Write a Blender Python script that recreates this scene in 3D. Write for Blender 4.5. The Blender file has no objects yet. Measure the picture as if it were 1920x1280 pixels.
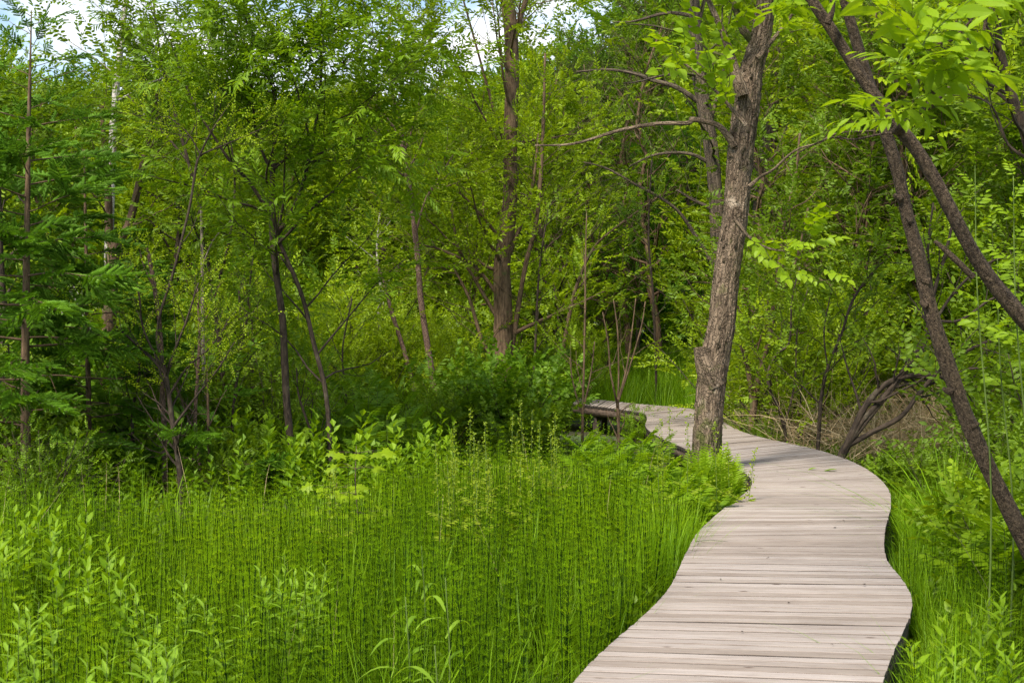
import bpy, math
import numpy as np
from mathutils import noise as mnoise, Vector

# ------------------------------------------------------------------ camera, sky, sun, exposure
sc = bpy.context.scene
C = sc.collection
CAM_Z = 2.15
F_PX = 1920 * 50 / 36.0
PITCH = math.atan(80 / F_PX)
cam = bpy.data.cameras.new('camera')
cam.lens = 50; cam.sensor_width = 36; cam.clip_start = 0.1; cam.clip_end = 3000
cam.dof.use_dof = True; cam.dof.focus_distance = 12.5; cam.dof.aperture_fstop = 9
co = bpy.data.objects.new('camera', cam); C.objects.link(co)
co.location = (0, 0, CAM_Z); co.rotation_euler = (math.pi / 2 - PITCH, 0, 0)
sc.camera = co

SUN_EL, SUN_AZ = math.radians(52), math.radians(-148)      # azimuth from +Y, clockwise: behind the camera, to the left
w = bpy.data.worlds.new('World'); sc.world = w; w.use_nodes = True
nt = w.node_tree; N = nt.nodes; Lk = nt.links
bg = N['Background']
sky = N.new('ShaderNodeTexSky'); sky.sky_type = 'NISHITA'; sky.sun_disc = False
sky.sun_elevation = SUN_EL; sky.sun_rotation = SUN_AZ; sky.air_density = 1.0; sky.dust_density = 0.6; sky.ozone_density = 1.4
tc = N.new('ShaderNodeTexCoord')
mp = N.new('ShaderNodeMapping'); mp.inputs['Scale'].default_value = (2.4, 2.4, 6.5); mp.inputs['Location'].default_value = (0.35, 0.1, 0.62)
nz = N.new('ShaderNodeTexNoise'); nz.inputs['Scale'].default_value = 1.9; nz.inputs['Detail'].default_value = 9; nz.inputs['Roughness'].default_value = 0.56
cr = N.new('ShaderNodeValToRGB'); cr.color_ramp.elements[0].position = 0.49; cr.color_ramp.elements[1].position = 0.65
mx = N.new('ShaderNodeMixRGB'); mx.inputs[2].default_value = (8.0, 7.9, 7.8, 1)
Lk.new(tc.outputs['Generated'], mp.inputs['Vector']); Lk.new(mp.outputs[0], nz.inputs['Vector'])
Lk.new(nz.outputs['Fac'], cr.inputs[0]); Lk.new(cr.outputs[0], mx.inputs[0]); Lk.new(sky.outputs[0], mx.inputs[1])
Lk.new(mx.outputs[0], bg.inputs['Color']); bg.inputs['Strength'].default_value = 0.085

sun = bpy.data.lights.new('sun', 'SUN'); sun.energy = 2.8; sun.angle = math.radians(11); sun.color = (1, 0.94, 0.84)
so = bpy.data.objects.new('sun', sun); C.objects.link(so)
sdir = Vector((math.sin(SUN_AZ) * math.cos(SUN_EL), math.cos(SUN_AZ) * math.cos(SUN_EL), math.sin(SUN_EL)))
so.rotation_euler = sdir.to_track_quat('Z', 'Y').to_euler(); so.location = sdir * 60

sc.view_settings.view_transform = 'Standard'; sc.view_settings.look = 'None'
sc.view_settings.gamma = 1; sc.view_settings.use_curve_mapping = False
sc.view_settings.exposure = 1.28
cy = sc.cycles
cy.max_bounces = 7; cy.diffuse_bounces = 4; cy.glossy_bounces = 2; cy.transmission_bounces = 5; cy.transparent_max_bounces = 4
cy.caustics_reflective = False; cy.caustics_refractive = False
cy.use_adaptive_sampling = True; cy.adaptive_threshold = 0.02
cy.use_denoising = True; cy.denoising_prefilter = 'NONE'; cy.denoising_input_passes = 'RGB_ALBEDO_NORMAL'
cy.sample_clamp_indirect = 6

# ------------------------------------------------------------------ small numeric helpers
A_ = np.array
cp, sp_ = math.cos(PITCH), math.sin(PITCH)
def px(x, y, Y):
    """world point at forward distance Y on the line of sight of photo pixel (x, y)"""
    dx, dy, dz = (x - 960) / F_PX, 1.0, (640 - y) / F_PX
    wy, wz = dy * cp + dz * sp_, -dy * sp_ + dz * cp
    k = Y / wy
    return A_((dx * k, Y, CAM_Z + wz * k))
def wid(wpx, Y): return wpx * Y / F_PX
def nrm(v):
    v = np.asarray(v, float); return v / (np.linalg.norm(v, axis=-1, keepdims=True) + 1e-9)
def frames(d, n, s):
    """k matrices whose columns are side, along, normal; s scales them"""
    d = nrm(d); x = nrm(np.cross(d, n)); z = np.cross(x, d)
    s = np.asarray(s, float)
    if s.ndim == 1: s = s[:, None].repeat(3, 1)
    return np.stack([x * s[:, :1], d * s[:, 1:2], z * s[:, 2:3]], axis=2)

class MB:
    """collects geometry; build() links it as one mesh object"""
    def __init__(s): s.V, s.T, s.Q, s.A, s.B, s.n = [], [], [], [], [], 0
    def add(s, V, T=None, Q=None, a=0.5, b=None):
        V = np.asarray(V, float).reshape(-1, 3); k = len(V)
        s.V.append(V)
        if T is not None and len(T): s.T.append(np.asarray(T, np.int64).reshape(-1, 3) + s.n)
        if Q is not None and len(Q): s.Q.append(np.asarray(Q, np.int64).reshape(-1, 4) + s.n)
        s.A.append(np.full(k, a, float) if np.ndim(a) == 0 else np.asarray(a, float))
        s.B.append(V * 1.0 if b is None else np.asarray(b, float))
        s.n += k
    def tile(s, p, M, T, v):
        """p: frozen prototype, M (k,3,3), T (k,3), v (k,) shade value mixed into the leaf values (stems keep theirs)"""
        k = len(T)
        if not k: return
        n = len(p['V'])
        V = np.einsum('kij,nj->kni', M, p['V']) + T[:, None, :]
        a = np.where(p['A'][None] < 0, p['A'][None], np.clip(0.55 * p['A'][None] + 0.45 * np.asarray(v)[:, None], 0, 1))
        off = (np.arange(k) * n)[:, None, None]
        s.add(V.reshape(-1, 3), (p['T'][None] + off).reshape(-1, 3) if len(p['T']) else None,
              (p['Q'][None] + off).reshape(-1, 4) if len(p['Q']) else None, a.reshape(-1))
    def proto(s):
        return dict(V=np.concatenate(s.V), A=np.concatenate(s.A),
                    T=np.concatenate(s.T) if s.T else np.zeros((0, 3), int), Q=np.concatenate(s.Q) if s.Q else np.zeros((0, 4), int))
    def build(s, name, mat, parent=None, origin=(0, 0, 0), smooth=False):
        me = bpy.data.meshes.new(name)
        V = np.concatenate(s.V) - A_(origin)
        T = np.concatenate(s.T) if s.T else np.zeros((0, 3), np.int64)
        Q = np.concatenate(s.Q) if s.Q else np.zeros((0, 4), np.int64)
        me.vertices.add(len(V)); me.vertices.foreach_set('co', V.astype(np.float32).ravel())
        li = np.concatenate([T.ravel(), Q.ravel()]).astype(np.int32)
        me.loops.add(len(li)); me.loops.foreach_set('vertex_index', li)
        st = np.concatenate([np.arange(len(T)) * 3, len(T) * 3 + np.arange(len(Q)) * 4]).astype(np.int32)
        me.polygons.add(len(st)); me.polygons.foreach_set('loop_start', st)
        if smooth: me.polygons.foreach_set('use_smooth', np.ones(len(st), bool))
        else: me.polygons.foreach_set('use_smooth', np.zeros(len(st), bool))
        at = me.attributes.new('v', 'FLOAT', 'POINT'); at.data.foreach_set('value', np.concatenate(s.A).astype(np.float32))
        if smooth:
            bt = me.attributes.new('bark', 'FLOAT_VECTOR', 'POINT'); bt.data.foreach_set('vector', np.concatenate(s.B).astype(np.float32).ravel())
        me.update(calc_edges=True)
        me.materials.append(mat)
        o = bpy.data.objects.new(name, me); C.objects.link(o)
        if parent is not None: o.parent = parent
        return o

def tube(mb, P, R, sides=6, a=0.5, cap=True, rough=0.0, seed=0.0):
    P = np.asarray(P, float); R = np.asarray(R, float); n = len(P)
    t = np.gradient(P, axis=0); t = nrm(t)
    ref = A_((0.31, -0.9, 0.28)) if abs(t[:, 2]).mean() > 0.6 else A_((0.1, 0.15, 0.98))
    u = nrm(np.cross(t, ref)); v = np.cross(t, u)
    th = np.arange(sides) / sides * 2 * math.pi
    s = np.concatenate([[0], np.cumsum(np.linalg.norm(np.diff(P, axis=0), axis=1))])
    RR = R[:, None] * np.ones((1, sides))
    if rough:
        for i in range(n):
            for j in range(sides):
                q = Vector((math.cos(th[j]) * 2.2, math.sin(th[j]) * 2.2, s[i] * 3.0 + seed))
                RR[i, j] *= 1 + rough * mnoise.noise(q)
    ring = P[:, None] + RR[:, :, None] * (np.cos(th)[None, :, None] * u[:, None] + np.sin(th)[None, :, None] * v[:, None])
    B = np.stack([R[:, None] * np.cos(th)[None], R[:, None] * np.sin(th)[None], np.repeat(s[:, None], sides, 1)], 2)
    B = B + A_((seed, seed * 0.37, seed * 1.3))
    i = np.arange(n - 1)[:, None]; j = np.arange(sides)[None]; j2 = (j + 1) % sides
    Q = np.stack([i * sides + j, i * sides + j2, (i + 1) * sides + j2, (i + 1) * sides + j], 2).reshape(-1, 4)
    V = ring.reshape(-1, 3); B = B.reshape(-1, 3); T = None
    if cap:
        V = np.concatenate([V, P[-1:]]); B = np.concatenate([B, B[-1:]])
        jj = np.arange(sides); T = np.stack([(n - 1) * sides + jj, (n - 1) * sides + (jj + 1) % sides, np.full(sides, n * sides)], 1)
    mb.add(V, T, Q, a, B)

def smoothpath(P, R, seg=5):
    P = np.asarray(P, float); R = np.asarray(R, float); n = len(P)
    if n < 3:
        t = np.linspace(0, 1, seg + 1)[:, None]; return P[0] * (1 - t) + P[-1] * t, R[0] * (1 - t[:, 0]) + R[-1] * t[:, 0]
    E = np.concatenate([[2 * P[0] - P[1]], P, [2 * P[-1] - P[-2]]]); out = []; ro = []
    for i in range(n - 1):
        p0, p1, p2, p3 = E[i:i + 4]
        for k in range(seg):
            t = k / seg
            out.append(0.5 * ((2 * p1) + (-p0 + p2) * t + (2 * p0 - 5 * p1 + 4 * p2 - p3) * t * t + (-p0 + 3 * p1 - 3 * p2 + p3) * t ** 3))
            ro.append(R[i] * (1 - t) + R[i + 1] * t)
    out.append(P[-1]); ro.append(R[-1])
    return A_(out), A_(ro)

def traced(pts, Y, seg=5):
    """pts: (x, y, width_px[, Y]) traced off the photo, at distance Y"""
    P, R = [], []
    for p in pts:
        yy = p[3] if len(p) > 3 else Y
        P.append(px(p[0], p[1], yy)); R.append(wid(p[2], yy) / 2)
    return smoothpath(P, R, seg)

def grow(rng, P, R, nb, t0=0.2, t1=1.0, L=(1.0, 0.4), ang=55, trop=0.06, wob=0.12, seg=6, rr=0.5, rmin=0.002, flat=0.0, az=None):
    """side branches off a limb: list of (P, R)"""
    out = []; n = len(P)
    for k in range(nb):
        t = t0 + (t1 - t0) * (k + rng.random()) / nb
        f = t * (n - 1); i = min(int(f), n - 2); u = f - i
        p = P[i] * (1 - u) + P[i + 1] * u; r = R[i] * (1 - u) + R[i + 1] * u
        d = nrm(P[i + 1] - P[i])
        s = rng.normal(size=3); s = nrm(s - d * s.dot(d))
        if az is not None:
            a = az + k * 2.4 + rng.normal() * 0.4; s = nrm(A_((math.cos(a), math.sin(a), 0)) - d * (math.cos(a) * d[0] + math.sin(a) * d[1]))
        if flat: s[2] *= (1 - flat); s = nrm(s)
        an = math.radians(ang * (0.75 + 0.5 * rng.random()))
        d = nrm(d * math.cos(an) + s * math.sin(an))
        ln = (L[0] * (1 - t) + L[1] * t) * (0.65 + 0.7 * rng.random())
        Q = [p]; st = ln / seg
        for q in range(seg):
            d = nrm(d + A_((0, 0, trop)) + rng.normal(size=3) * wob * (1, 1, 1 - flat * 0.7))
            Q.append(Q[-1] + d * st)
        r0 = max(r * rr, rmin)
        out.append((A_(Q), np.linspace(r0, max(r0 * 0.25, rmin * 0.5), seg + 1)))
    return out

# ------------------------------------------------------------------ leaf prototypes (length 1 along +Y, normal +Z)
def leaf_quad(wd=0.4, bend=0.12):
    m = MB(); m.add([(0, 0, 0), (wd / 2, 0.45, bend), (0, 1, -bend * 0.8), (-wd / 2, 0.45, bend)], None, [(0, 1, 2, 3)], 0.5); return m
def leaf_full(wd=0.4, prof=(0.0, 0.75, 1.0, 0.62, 0.0), ys=(0, 0.2, 0.45, 0.75, 1), fold=0.18, droop=0.2):
    V, Q, T = [], [], []
    n = len(ys)
    for i in range(n):
        z = -droop * ys[i] ** 2; x = prof[i] * wd / 2
        V += [(-x, ys[i], z + fold * x), (0, ys[i], z), (x, ys[i], z + fold * x)]
    for i in range(n - 1):
        a = i * 3; b = a + 3
        if i == 0: T += [(a + 1, b + 1, b), (a + 1, b + 2, b + 1)]
        elif i == n - 2: T += [(a, a + 1, b + 1), (a + 1, a + 2, b + 1)]
        else: Q += [(a, a + 1, b + 1, b), (a + 1, a + 2, b + 2, b + 1)]
    m = MB(); m.add(V, T, Q, 0.5); return m
def leaf_maple():
    pts = [(0, 0), (.12, .12), (.42, .02), (.33, .22), (.62, .42), (.36, .46), (.2, .55), (.28, .78), (.12, .76), (0, 1.05)]
    L = [(-x, y) for x, y in pts[1:-1]][::-1]; pl = pts + L
    V = [(0, 0.38, 0.02)] + [(x, y, -0.22 * (abs(x) ** 1.5) - 0.08 * y * y) for x, y in pl]
    n = len(pl); m = MB(); m.add(V, [(0, 1 + i, 1 + (i + 1) % n) for i in range(n)], None, 0.5); return m
LQ = {k: leaf_quad(wd).proto() for k, wd in dict(wide=0.62, mid=0.45, slim=0.26).items()}
LF = dict(ovate=leaf_full(0.46).proto(), lance=leaf_full(0.25, (0, .8, 1, .6, 0), droop=0.3).proto(), lance2=leaf_full(0.29, (0, .7, 1, .7, 0), fold=.3, droop=0.25).proto(), broad=leaf_full(0.66, (0, .95, 1, .55, 0)).proto(),
          leaflet=leaf_full(0.34, (0.05, .8, 1, .6, 0), (0, .22, .5, .78, 1), 0.15, 0.22).proto(), maple=leaf_maple().proto())

def strip(mb, P, w, a=-1.0):
    """thin three-sided stem"""
    P = np.asarray(P, float); R = np.linspace(w, w * 0.5, len(P)); tube(mb, P, R, 3, a, cap=False)

def spray(rng, leaf, n=11, L=0.3, s=0.09, ang=52, droop=0.15, opp=False, jit=0.28, taper=0.35, stem=0.0015, grow_in=1.0):
    """a twig along +Y carrying leaves"""
    m = MB(); seg = 4
    P = A_([(0.02 * L * math.sin(i), L * i / seg, -droop * L * (i / seg) ** 2) for i in range(seg + 1)])
    strip(m, P, stem)
    D, T, S, Nn = [], [], [], []
    for i in range(n):
        t = 0.12 + 0.86 * (i // 2 * 2 / n if opp else i / n); side = 1 if i % 2 else -1
        an = math.radians(ang + rng.normal() * 9)
        D.append((side * math.sin(an), math.cos(an), -droop * 1.2 + rng.normal() * jit * 0.6))
        T.append((0, L * t, -droop * L * t * t)); S.append(s * (1 - taper * abs(t - 0.45) * 1.4) * (1 + rng.normal() * 0.12))
        Nn.append((rng.normal() * jit, rng.normal() * jit, 1))
    D.append((0.05, 1, -droop * 1.6)); T.append(P[-1]); S.append(s * 0.95); Nn.append((rng.normal() * jit, 0, 1))
    m.tile(leaf, frames(A_(D), A_(Nn), A_(S)), A_(T, float), rng.random(n + 1))
    p = m.proto(); return p

def clump_of(rng, p, n, L, s, jit=0.4, ang=50, droop=0.25, stem=0.002):
    """shoot: a stem along +Y with compound leaves p set spirally"""
    m = MB(); P = A_([(0, L * i / 4, 0) for i in range(5)]); strip(m, P, stem)
    D, T, S, Nn = [], [], [], []
    for i in range(n):
        t = (i + 0.5) / n; a = i * 2.4 + rng.normal() * 0.3; e = math.radians(ang * (1 - 0.5 * t))
        D.append((math.cos(a) * math.sin(e), math.cos(e), math.sin(a) * math.sin(e) - droop * 0.5)); T.append((0, L * t, 0))
        S.append(s * (1.05 - 0.5 * t)); Nn.append((rng.normal() * jit, 0.6, 1 + rng.normal() * jit))
    m.tile(p, frames(A_(D), A_(Nn), A_(S)), A_(T, float), rng.random(n)); return m.proto()

R0 = np.random.default_rng(11)
SP = {
    'fine':   [spray(R0, LQ['mid'], 13, 0.28, 0.062, 50, jit=.4) for _ in range(4)],
    'willow': [spray(R0, LF['lance'], 12, 0.30, 0.094, 44, 0.2, jit=0.35) for _ in range(4)],
    'ovate':  [spray(R0, LF['ovate'], 9, 0.26, 0.075, 55) for _ in range(4)],
    'bigov':  [spray(R0, LF['broad'], 8, 0.30, 0.105, 58, 0.25) for _ in range(4)],
    'far':    [spray(R0, LQ['wide'], 13, 0.50, 0.15, 52, jit=0.4, stem=0.003) for _ in range(4)],
    'farfine': [spray(R0, LQ['mid'], 16, 0.48, 0.135, 50, jit=0.4, stem=0.003) for _ in range(4)],
    'ash':    [spray(R0, LF['leaflet'], 8, 0.25, 0.105, 58, 0.22, opp=True, jit=0.3) for _ in range(3)],
    'sumac':  [spray(R0, LF['leaflet'], 16, 0.48, 0.12, 66, 0.35, opp=True, jit=0.12, stem=0.003) for _ in range(3)],
    'tiny':   [spray(R0, LQ['wide'], 10, 0.16, 0.026, 55, jit=0.5) for _ in range(3)],
    'maple':  [spray(R0, LF['maple'], 6, 0.20, 0.11, 62, 0.22, opp=True, jit=0.2) for _ in range(3)],
}
def needle_brush(rng, L=0.14, n=64, nl=0.017, wd=0.0022):
    m = MB(); strip(m, A_([(0, 0, 0), (0, L * 0.5, 0), (0, L, 0)]), 0.002)
    V, T, a = [], [], []
    for i in range(n):
        t = i / n; th = i * 2.39996; up = A_((math.cos(th), 0, math.sin(th) * 0.8 + 0.15)); d = nrm(up * 0.85 + A_((0, 0.75, 0)))
        b = A_((0, L * t, 0)); s = nrm(np.cross(d, up + A_((0.1, 0.3, 0.2)))) * wd
        k = len(V); V += [b - s, b + s, b + d * nl * (1.15 - 0.3 * t)]; T.append((k, k + 1, k + 2)); q = rng.random(); a += [q, q, q]
    m.add(V, T, None, a); return m.proto()
def twig_fan(rng, brush, n=9, L=0.42, s=1.0, ang=42, droop=0.15, pend=0.0):
    m = MB(); strip(m, A_([(0, L * i / 3, -droop * L * (i / 3) ** 2) for i in range(4)]), 0.003)
    D, T, S = [], [], []
    for i in range(n):
        t = 0.1 + 0.9 * i / n; side = 1 if i % 2 else -1; an = math.radians(ang + rng.normal() * 7)
        D.append((side * math.sin(an), math.cos(an), -droop - pend + rng.normal() * 0.08)); T.append((0, L * t, -droop * L * t * t)); S.append(s * (1.25 - 0.5 * t))
    D.append((0, 1, -droop)); T.append((0, L, -droop * L)); S.append(s)
    Nn = np.tile((0, 0, 1.0), (n + 1, 1)); m.tile(brush, frames(A_(D), Nn, A_(S)), A_(T, float), rng.random(n + 1)); return m.proto()
BR = needle_brush(R0)
BRS = needle_brush(R0, 0.2, 34, 0.03, 0.003)
SP['spruce'] = [twig_fan(R0, needle_brush(R0, 0.11, 84, 0.024, 0.0042), 9, 0.30) for _ in range(3)]
SP['larch'] = [twig_fan(R0, BRS, 9, 0.55, 1.0, 48, 0.25, 0.1) for _ in range(3)]
SP['farneedle'] = [twig_fan(R0, needle_brush(R0, 0.3, 16, 0.07, 0.008), 8, 0.6, 1.0, 45, 0.15) for _ in range(3)]

def put_sprays(rng, mb, kinds, branches, step=0.12, t0=0.15, size=1.0, up=0.35, mixdir=0.55, zmin=None, keep=1.0, vb=0.5, vs=0.5, flatten=0.3):
    D, T, S, Nn, Vv = [], [], [], [], []
    for P, R in branches:
        seg = np.linalg.norm(np.diff(P, axis=0), axis=1); s = np.concatenate([[0], np.cumsum(seg)]); Lt = s[-1]
        n = max(1, int(Lt * (1 - t0) / step)); bv = vb + (rng.random() - 0.5) * vs
        for k in range(n + 1):
            if rng.random() > keep: continue
            f = (t0 + (1 - t0) * k / n) * Lt
            i = min(int(np.searchsorted(s, f)), len(P) - 1); i = max(i, 1)
            u = (f - s[i - 1]) / (seg[i - 1] + 1e-9); p = P[i - 1] * (1 - u) + P[i] * u
            if zmin is not None and p[2] < zmin: continue
            d = nrm(P[i] - P[i - 1]); sd = rng.normal(size=3); sd[2] *= flatten
            d = nrm(d * mixdir + nrm(sd) * (1 - mixdir) * (0 if k == n else 1) + A_((0, 0, 0.08)))
            D.append(d); T.append(p); S.append(size * (0.75 + 0.5 * rng.random())); Nn.append(A_((0, 0, 1)) + rng.normal(size=3) * up); Vv.append(np.clip(bv + (rng.random() - 0.5) * 0.4, 0, 1))
    if not D: return
    D, T, S, Nn, Vv = map(A_, (D, T, S, Nn, Vv)); kk = rng.integers(0, len(kinds), len(D))
    for q in range(len(kinds)):
        m = kk == q
        if m.any(): mb.tile(kinds[q], frames(D[m], Nn[m], S[m]), T[m], Vv[m])

# ------------------------------------------------------------------ materials
def newmat(name):
    m = bpy.data.materials.new(name); m.use_nodes = True; t = m.node_tree
    for n in list(t.nodes):
        if n.type != 'OUTPUT_MATERIAL': t.nodes.remove(n)
    return m, t, t.nodes, t.links, [n for n in t.nodes if n.type == 'OUTPUT_MATERIAL'][0]
def leafmat(name, dark, mid, light, stem=(0.05, 0.08, 0.012), trans=0.42, gloss=0.022, rough=0.5, tint=0.25, tr=(1.5, 1.35, 0.5)):
    m, t, N, L, out = newmat(name)
    at = N.new('ShaderNodeAttribute'); at.attribute_name = 'v'
    oi = N.new('ShaderNodeObjectInfo')
    ad = N.new('ShaderNodeMath'); ad.operation = 'MULTIPLY_ADD'; ad.inputs[1].default_value = tint; ad.inputs[2].default_value = -tint / 2
    L.new(oi.outputs['Random'], ad.inputs[0])
    sm = N.new('ShaderNodeMath'); sm.operation = 'ADD'; L.new(at.outputs['Fac'], sm.inputs[0]); L.new(ad.outputs[0], sm.inputs[1])
    r = N.new('ShaderNodeValToRGB'); e = r.color_ramp.elements
    e[0].position = 0.0; e[0].color = (*dark, 1); e[1].position = 1.0; e[1].color = (*light, 1)
    q = e.new(0.5); q.color = (*mid, 1)
    L.new(sm.outputs[0], r.inputs[0])
    lt = N.new('ShaderNodeMath'); lt.operation = 'LESS_THAN'; lt.inputs[1].default_value = -0.5; L.new(at.outputs['Fac'], lt.inputs[0])
    mx = N.new('ShaderNodeMixRGB'); mx.inputs[2].default_value = (*stem, 1); L.new(lt.outputs[0], mx.inputs[0]); L.new(r.outputs[0], mx.inputs[1])
    d = N.new('ShaderNodeBsdfDiffuse'); L.new(mx.outputs[0], d.inputs[0])
    tl = N.new('ShaderNodeBsdfTranslucent')
    tm = N.new('ShaderNodeMixRGB'); tm.blend_type = 'MULTIPLY'; tm.inputs[0].default_value = 1; tm.inputs[2].default_value = (*tr, 1)
    L.new(mx.outputs[0], tm.inputs[1]); L.new(tm.outputs[0], tl.inputs[0])
    m1 = N.new('ShaderNodeMixShader'); m1.inputs[0].default_value = trans; L.new(d.outputs[0], m1.inputs[1]); L.new(tl.outputs[0], m1.inputs[2])
    g = N.new('ShaderNodeBsdfGlossy'); g.inputs['Roughness'].default_value = rough; g.inputs[0].default_value = (0.8, 0.9, 0.6, 1)
    m2 = N.new('ShaderNodeMixShader'); m2.inputs[0].default_value = gloss; L.new(m1.outputs[0], m2.inputs[1]); L.new(g.outputs[0], m2.inputs[2])
    L.new(m2.outputs[0], out.inputs[0]); return m
def barkmat(name, c1, c2, c3=None, scale=22, stretch=0.22, bump=0.5, plates=0.0, rough=0.85, patch=0.58, moss=0.0):
    """c1 furrows, c2 ridges, c3 patches of lichen, moss or bare wood"""
    m, t, N, L, out = newmat(name)
    at = N.new('ShaderNodeAttribute'); at.attribute_name = 'bark'
    mp = N.new('ShaderNodeMapping'); mp.inputs['Scale'].default_value = (1, 1, stretch); L.new(at.outputs['Vector'], mp.inputs[0])
    nz = N.new('ShaderNodeTexNoise'); nz.inputs['Scale'].default_value = scale; nz.inputs['Detail'].default_value = 8; nz.inputs['Roughness'].default_value = 0.68; nz.inputs['Distortion'].default_value = 0.4
    L.new(mp.outputs[0], nz.inputs['Vector'])
    r = N.new('ShaderNodeValToRGB'); e = r.color_ramp.elements; e[0].position = 0.36; e[0].color = (*c1, 1); e[1].position = 0.62; e[1].color = (*c2, 1)
    L.new(nz.outputs['Fac'], r.inputs[0]); col = r.outputs[0]; hgt = nz.outputs['Fac']
    if plates:
        vo = N.new('ShaderNodeTexVoronoi'); vo.feature = 'DISTANCE_TO_EDGE'; vo.inputs['Scale'].default_value = scale * 1.1
        dn = N.new('ShaderNodeTexNoise'); dn.inputs['Scale'].default_value = scale * 0.6; L.new(at.outputs['Vector'], dn.inputs['Vector'])
        va = N.new('ShaderNodeVectorMath'); va.operation = 'SCALE'; va.inputs['Scale'].default_value = 0.06; L.new(dn.outputs['Color'], va.inputs[0])
        vb = N.new('ShaderNodeVectorMath'); vb.operation = 'ADD'; L.new(mp.outputs[0], vb.inputs[0]); L.new(va.outputs[0], vb.inputs[1]); L.new(vb.outputs[0], vo.inputs['Vector'])
        vr = N.new('ShaderNodeMapRange'); vr.inputs['From Max'].default_value = 0.16; L.new(vo.outputs['Distance'], vr.inputs['Value'])
        mm = N.new('ShaderNodeMixRGB'); mm.blend_type = 'MULTIPLY'; mm.inputs[0].default_value = plates
        dk = N.new('ShaderNodeMapRange'); dk.inputs['To Min'].default_value = 0.35; L.new(vr.outputs[0], dk.inputs['Value'])
        L.new(col, mm.inputs[1]); L.new(dk.outputs[0], mm.inputs[2]); col = mm.outputs[0]
        hm = N.new('ShaderNodeMath'); hm.operation = 'MULTIPLY_ADD'; hm.inputs[1].default_value = 0.6; L.new(vr.outputs[0], hm.inputs[0]); L.new(nz.outputs['Fac'], hm.inputs[2]); hgt = hm.outputs[0]
    if c3:
        n3 = N.new('ShaderNodeTexNoise'); n3.inputs['Scale'].default_value = 5.0; n3.inputs['Detail'].default_value = 6; n3.inputs['Roughness'].default_value = 0.62; L.new(at.outputs['Vector'], n3.inputs['Vector'])
        r3 = N.new('ShaderNodeValToRGB'); r3.color_ramp.elements[0].position = patch; r3.color_ramp.elements[1].position = patch + 0.1; L.new(n3.outputs['Fac'], r3.inputs[0])
        m3 = N.new('ShaderNodeMixRGB'); m3.inputs[2].default_value = (*c3, 1); L.new(r3.outputs[0], m3.inputs[0]); L.new(col, m3.inputs[1]); col = m3.outputs[0]
    if moss:                                    # a mossy foot and scattered moss higher up
        sx = N.new('ShaderNodeSeparateXYZ'); L.new(at.outputs['Vector'], sx.inputs[0])
        fr = N.new('ShaderNodeMapRange'); fr.inputs['From Min'].default_value = .15; fr.inputs['From Max'].default_value = 1.5; fr.inputs['To Min'].default_value = .26; fr.inputs['To Max'].default_value = 0; L.new(sx.outputs[2], fr.inputs[0])
        n5 = N.new('ShaderNodeTexNoise'); n5.inputs['Scale'].default_value = 7; n5.inputs['Detail'].default_value = 7; n5.inputs['Roughness'].default_value = .65; L.new(at.outputs['Vector'], n5.inputs['Vector'])
        a5 = N.new('ShaderNodeMath'); L.new(n5.outputs['Fac'], a5.inputs[0]); L.new(fr.outputs[0], a5.inputs[1])
        r5 = N.new('ShaderNodeValToRGB'); r5.color_ramp.elements[0].position = .58; r5.color_ramp.elements[1].position = .74; L.new(a5.outputs[0], r5.inputs[0])
        m5 = N.new('ShaderNodeMixRGB'); m5.inputs[2].default_value = (.085, .10, .018, 1); m6 = N.new('ShaderNodeMath'); m6.operation = 'MULTIPLY'; m6.inputs[1].default_value = moss; L.new(r5.outputs[0], m6.inputs[0]); L.new(m6.outputs[0], m5.inputs[0]); L.new(col, m5.inputs[1]); col = m5.outputs[0]
    bp = N.new('ShaderNodeBump'); bp.inputs['Strength'].default_value = bump; bp.inputs['Distance'].default_value = 0.03; L.new(hgt, bp.inputs['Height'])
    b = N.new('ShaderNodeBsdfPrincipled'); b.inputs['Roughness'].default_value = rough; b.inputs['Specular IOR Level'].default_value = 0.25
    L.new(col, b.inputs['Base Color']); L.new(bp.outputs[0], b.inputs['Normal']); L.new(b.outputs[0], out.inputs[0]); return m

M = {}
M['yellow'] = leafmat('yellow_green_leaf', (0.135, 0.21, 0.005), (0.245, 0.355, 0.007), (0.42, 0.54, 0.012), tint=0.4)
M['mid']    = leafmat('mid_green_leaf', (0.070, 0.135, 0.005), (0.145, 0.24, 0.007), (0.28, 0.40, 0.012), tint=0.4)
M['deep']   = leafmat('deep_green_leaf', (0.062, 0.145, 0.009), (0.125, 0.24, 0.011), (0.225, 0.36, 0.016), gloss=0.02)
M['willow'] = leafmat('willow_leaf', (0.086, 0.165, 0.0050), (0.151, 0.265, 0.0070), (0.283, 0.430, 0.0120), gloss=0.022)
M['bright'] = leafmat('bright_shoot_leaf', (0.143, 0.250, 0.0070), (0.226, 0.360, 0.0090), (0.349, 0.500, 0.0150), trans=0.5)
M['spruce'] = leafmat('spruce_needle', (0.056, 0.138, 0.0115), (0.117, 0.252, 0.0184), (0.235, 0.436, 0.0344), stem=(0.05, 0.04, 0.025), trans=0.25, gloss=0.017)
M['larch']  = leafmat('soft_needle', (0.047, 0.161, 0.0057), (0.093, 0.265, 0.0092), (0.188, 0.414, 0.0138), stem=(0.05, 0.045, 0.03), trans=0.35, gloss=0.011)
M['pine']   = leafmat('dark_needle', (0.030, 0.046, 0.0100), (0.051, 0.070, 0.0140), (0.083, 0.110, 0.0200), stem=(0.05, 0.04, 0.03), trans=0.1, gloss=0.011)
M['herb']   = leafmat('herb_leaf', (0.092, 0.190, 0.0050), (0.164, 0.290, 0.0080), (0.286, 0.430, 0.0140), stem=(0.06, 0.11, 0.02), gloss=0.017)
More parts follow.
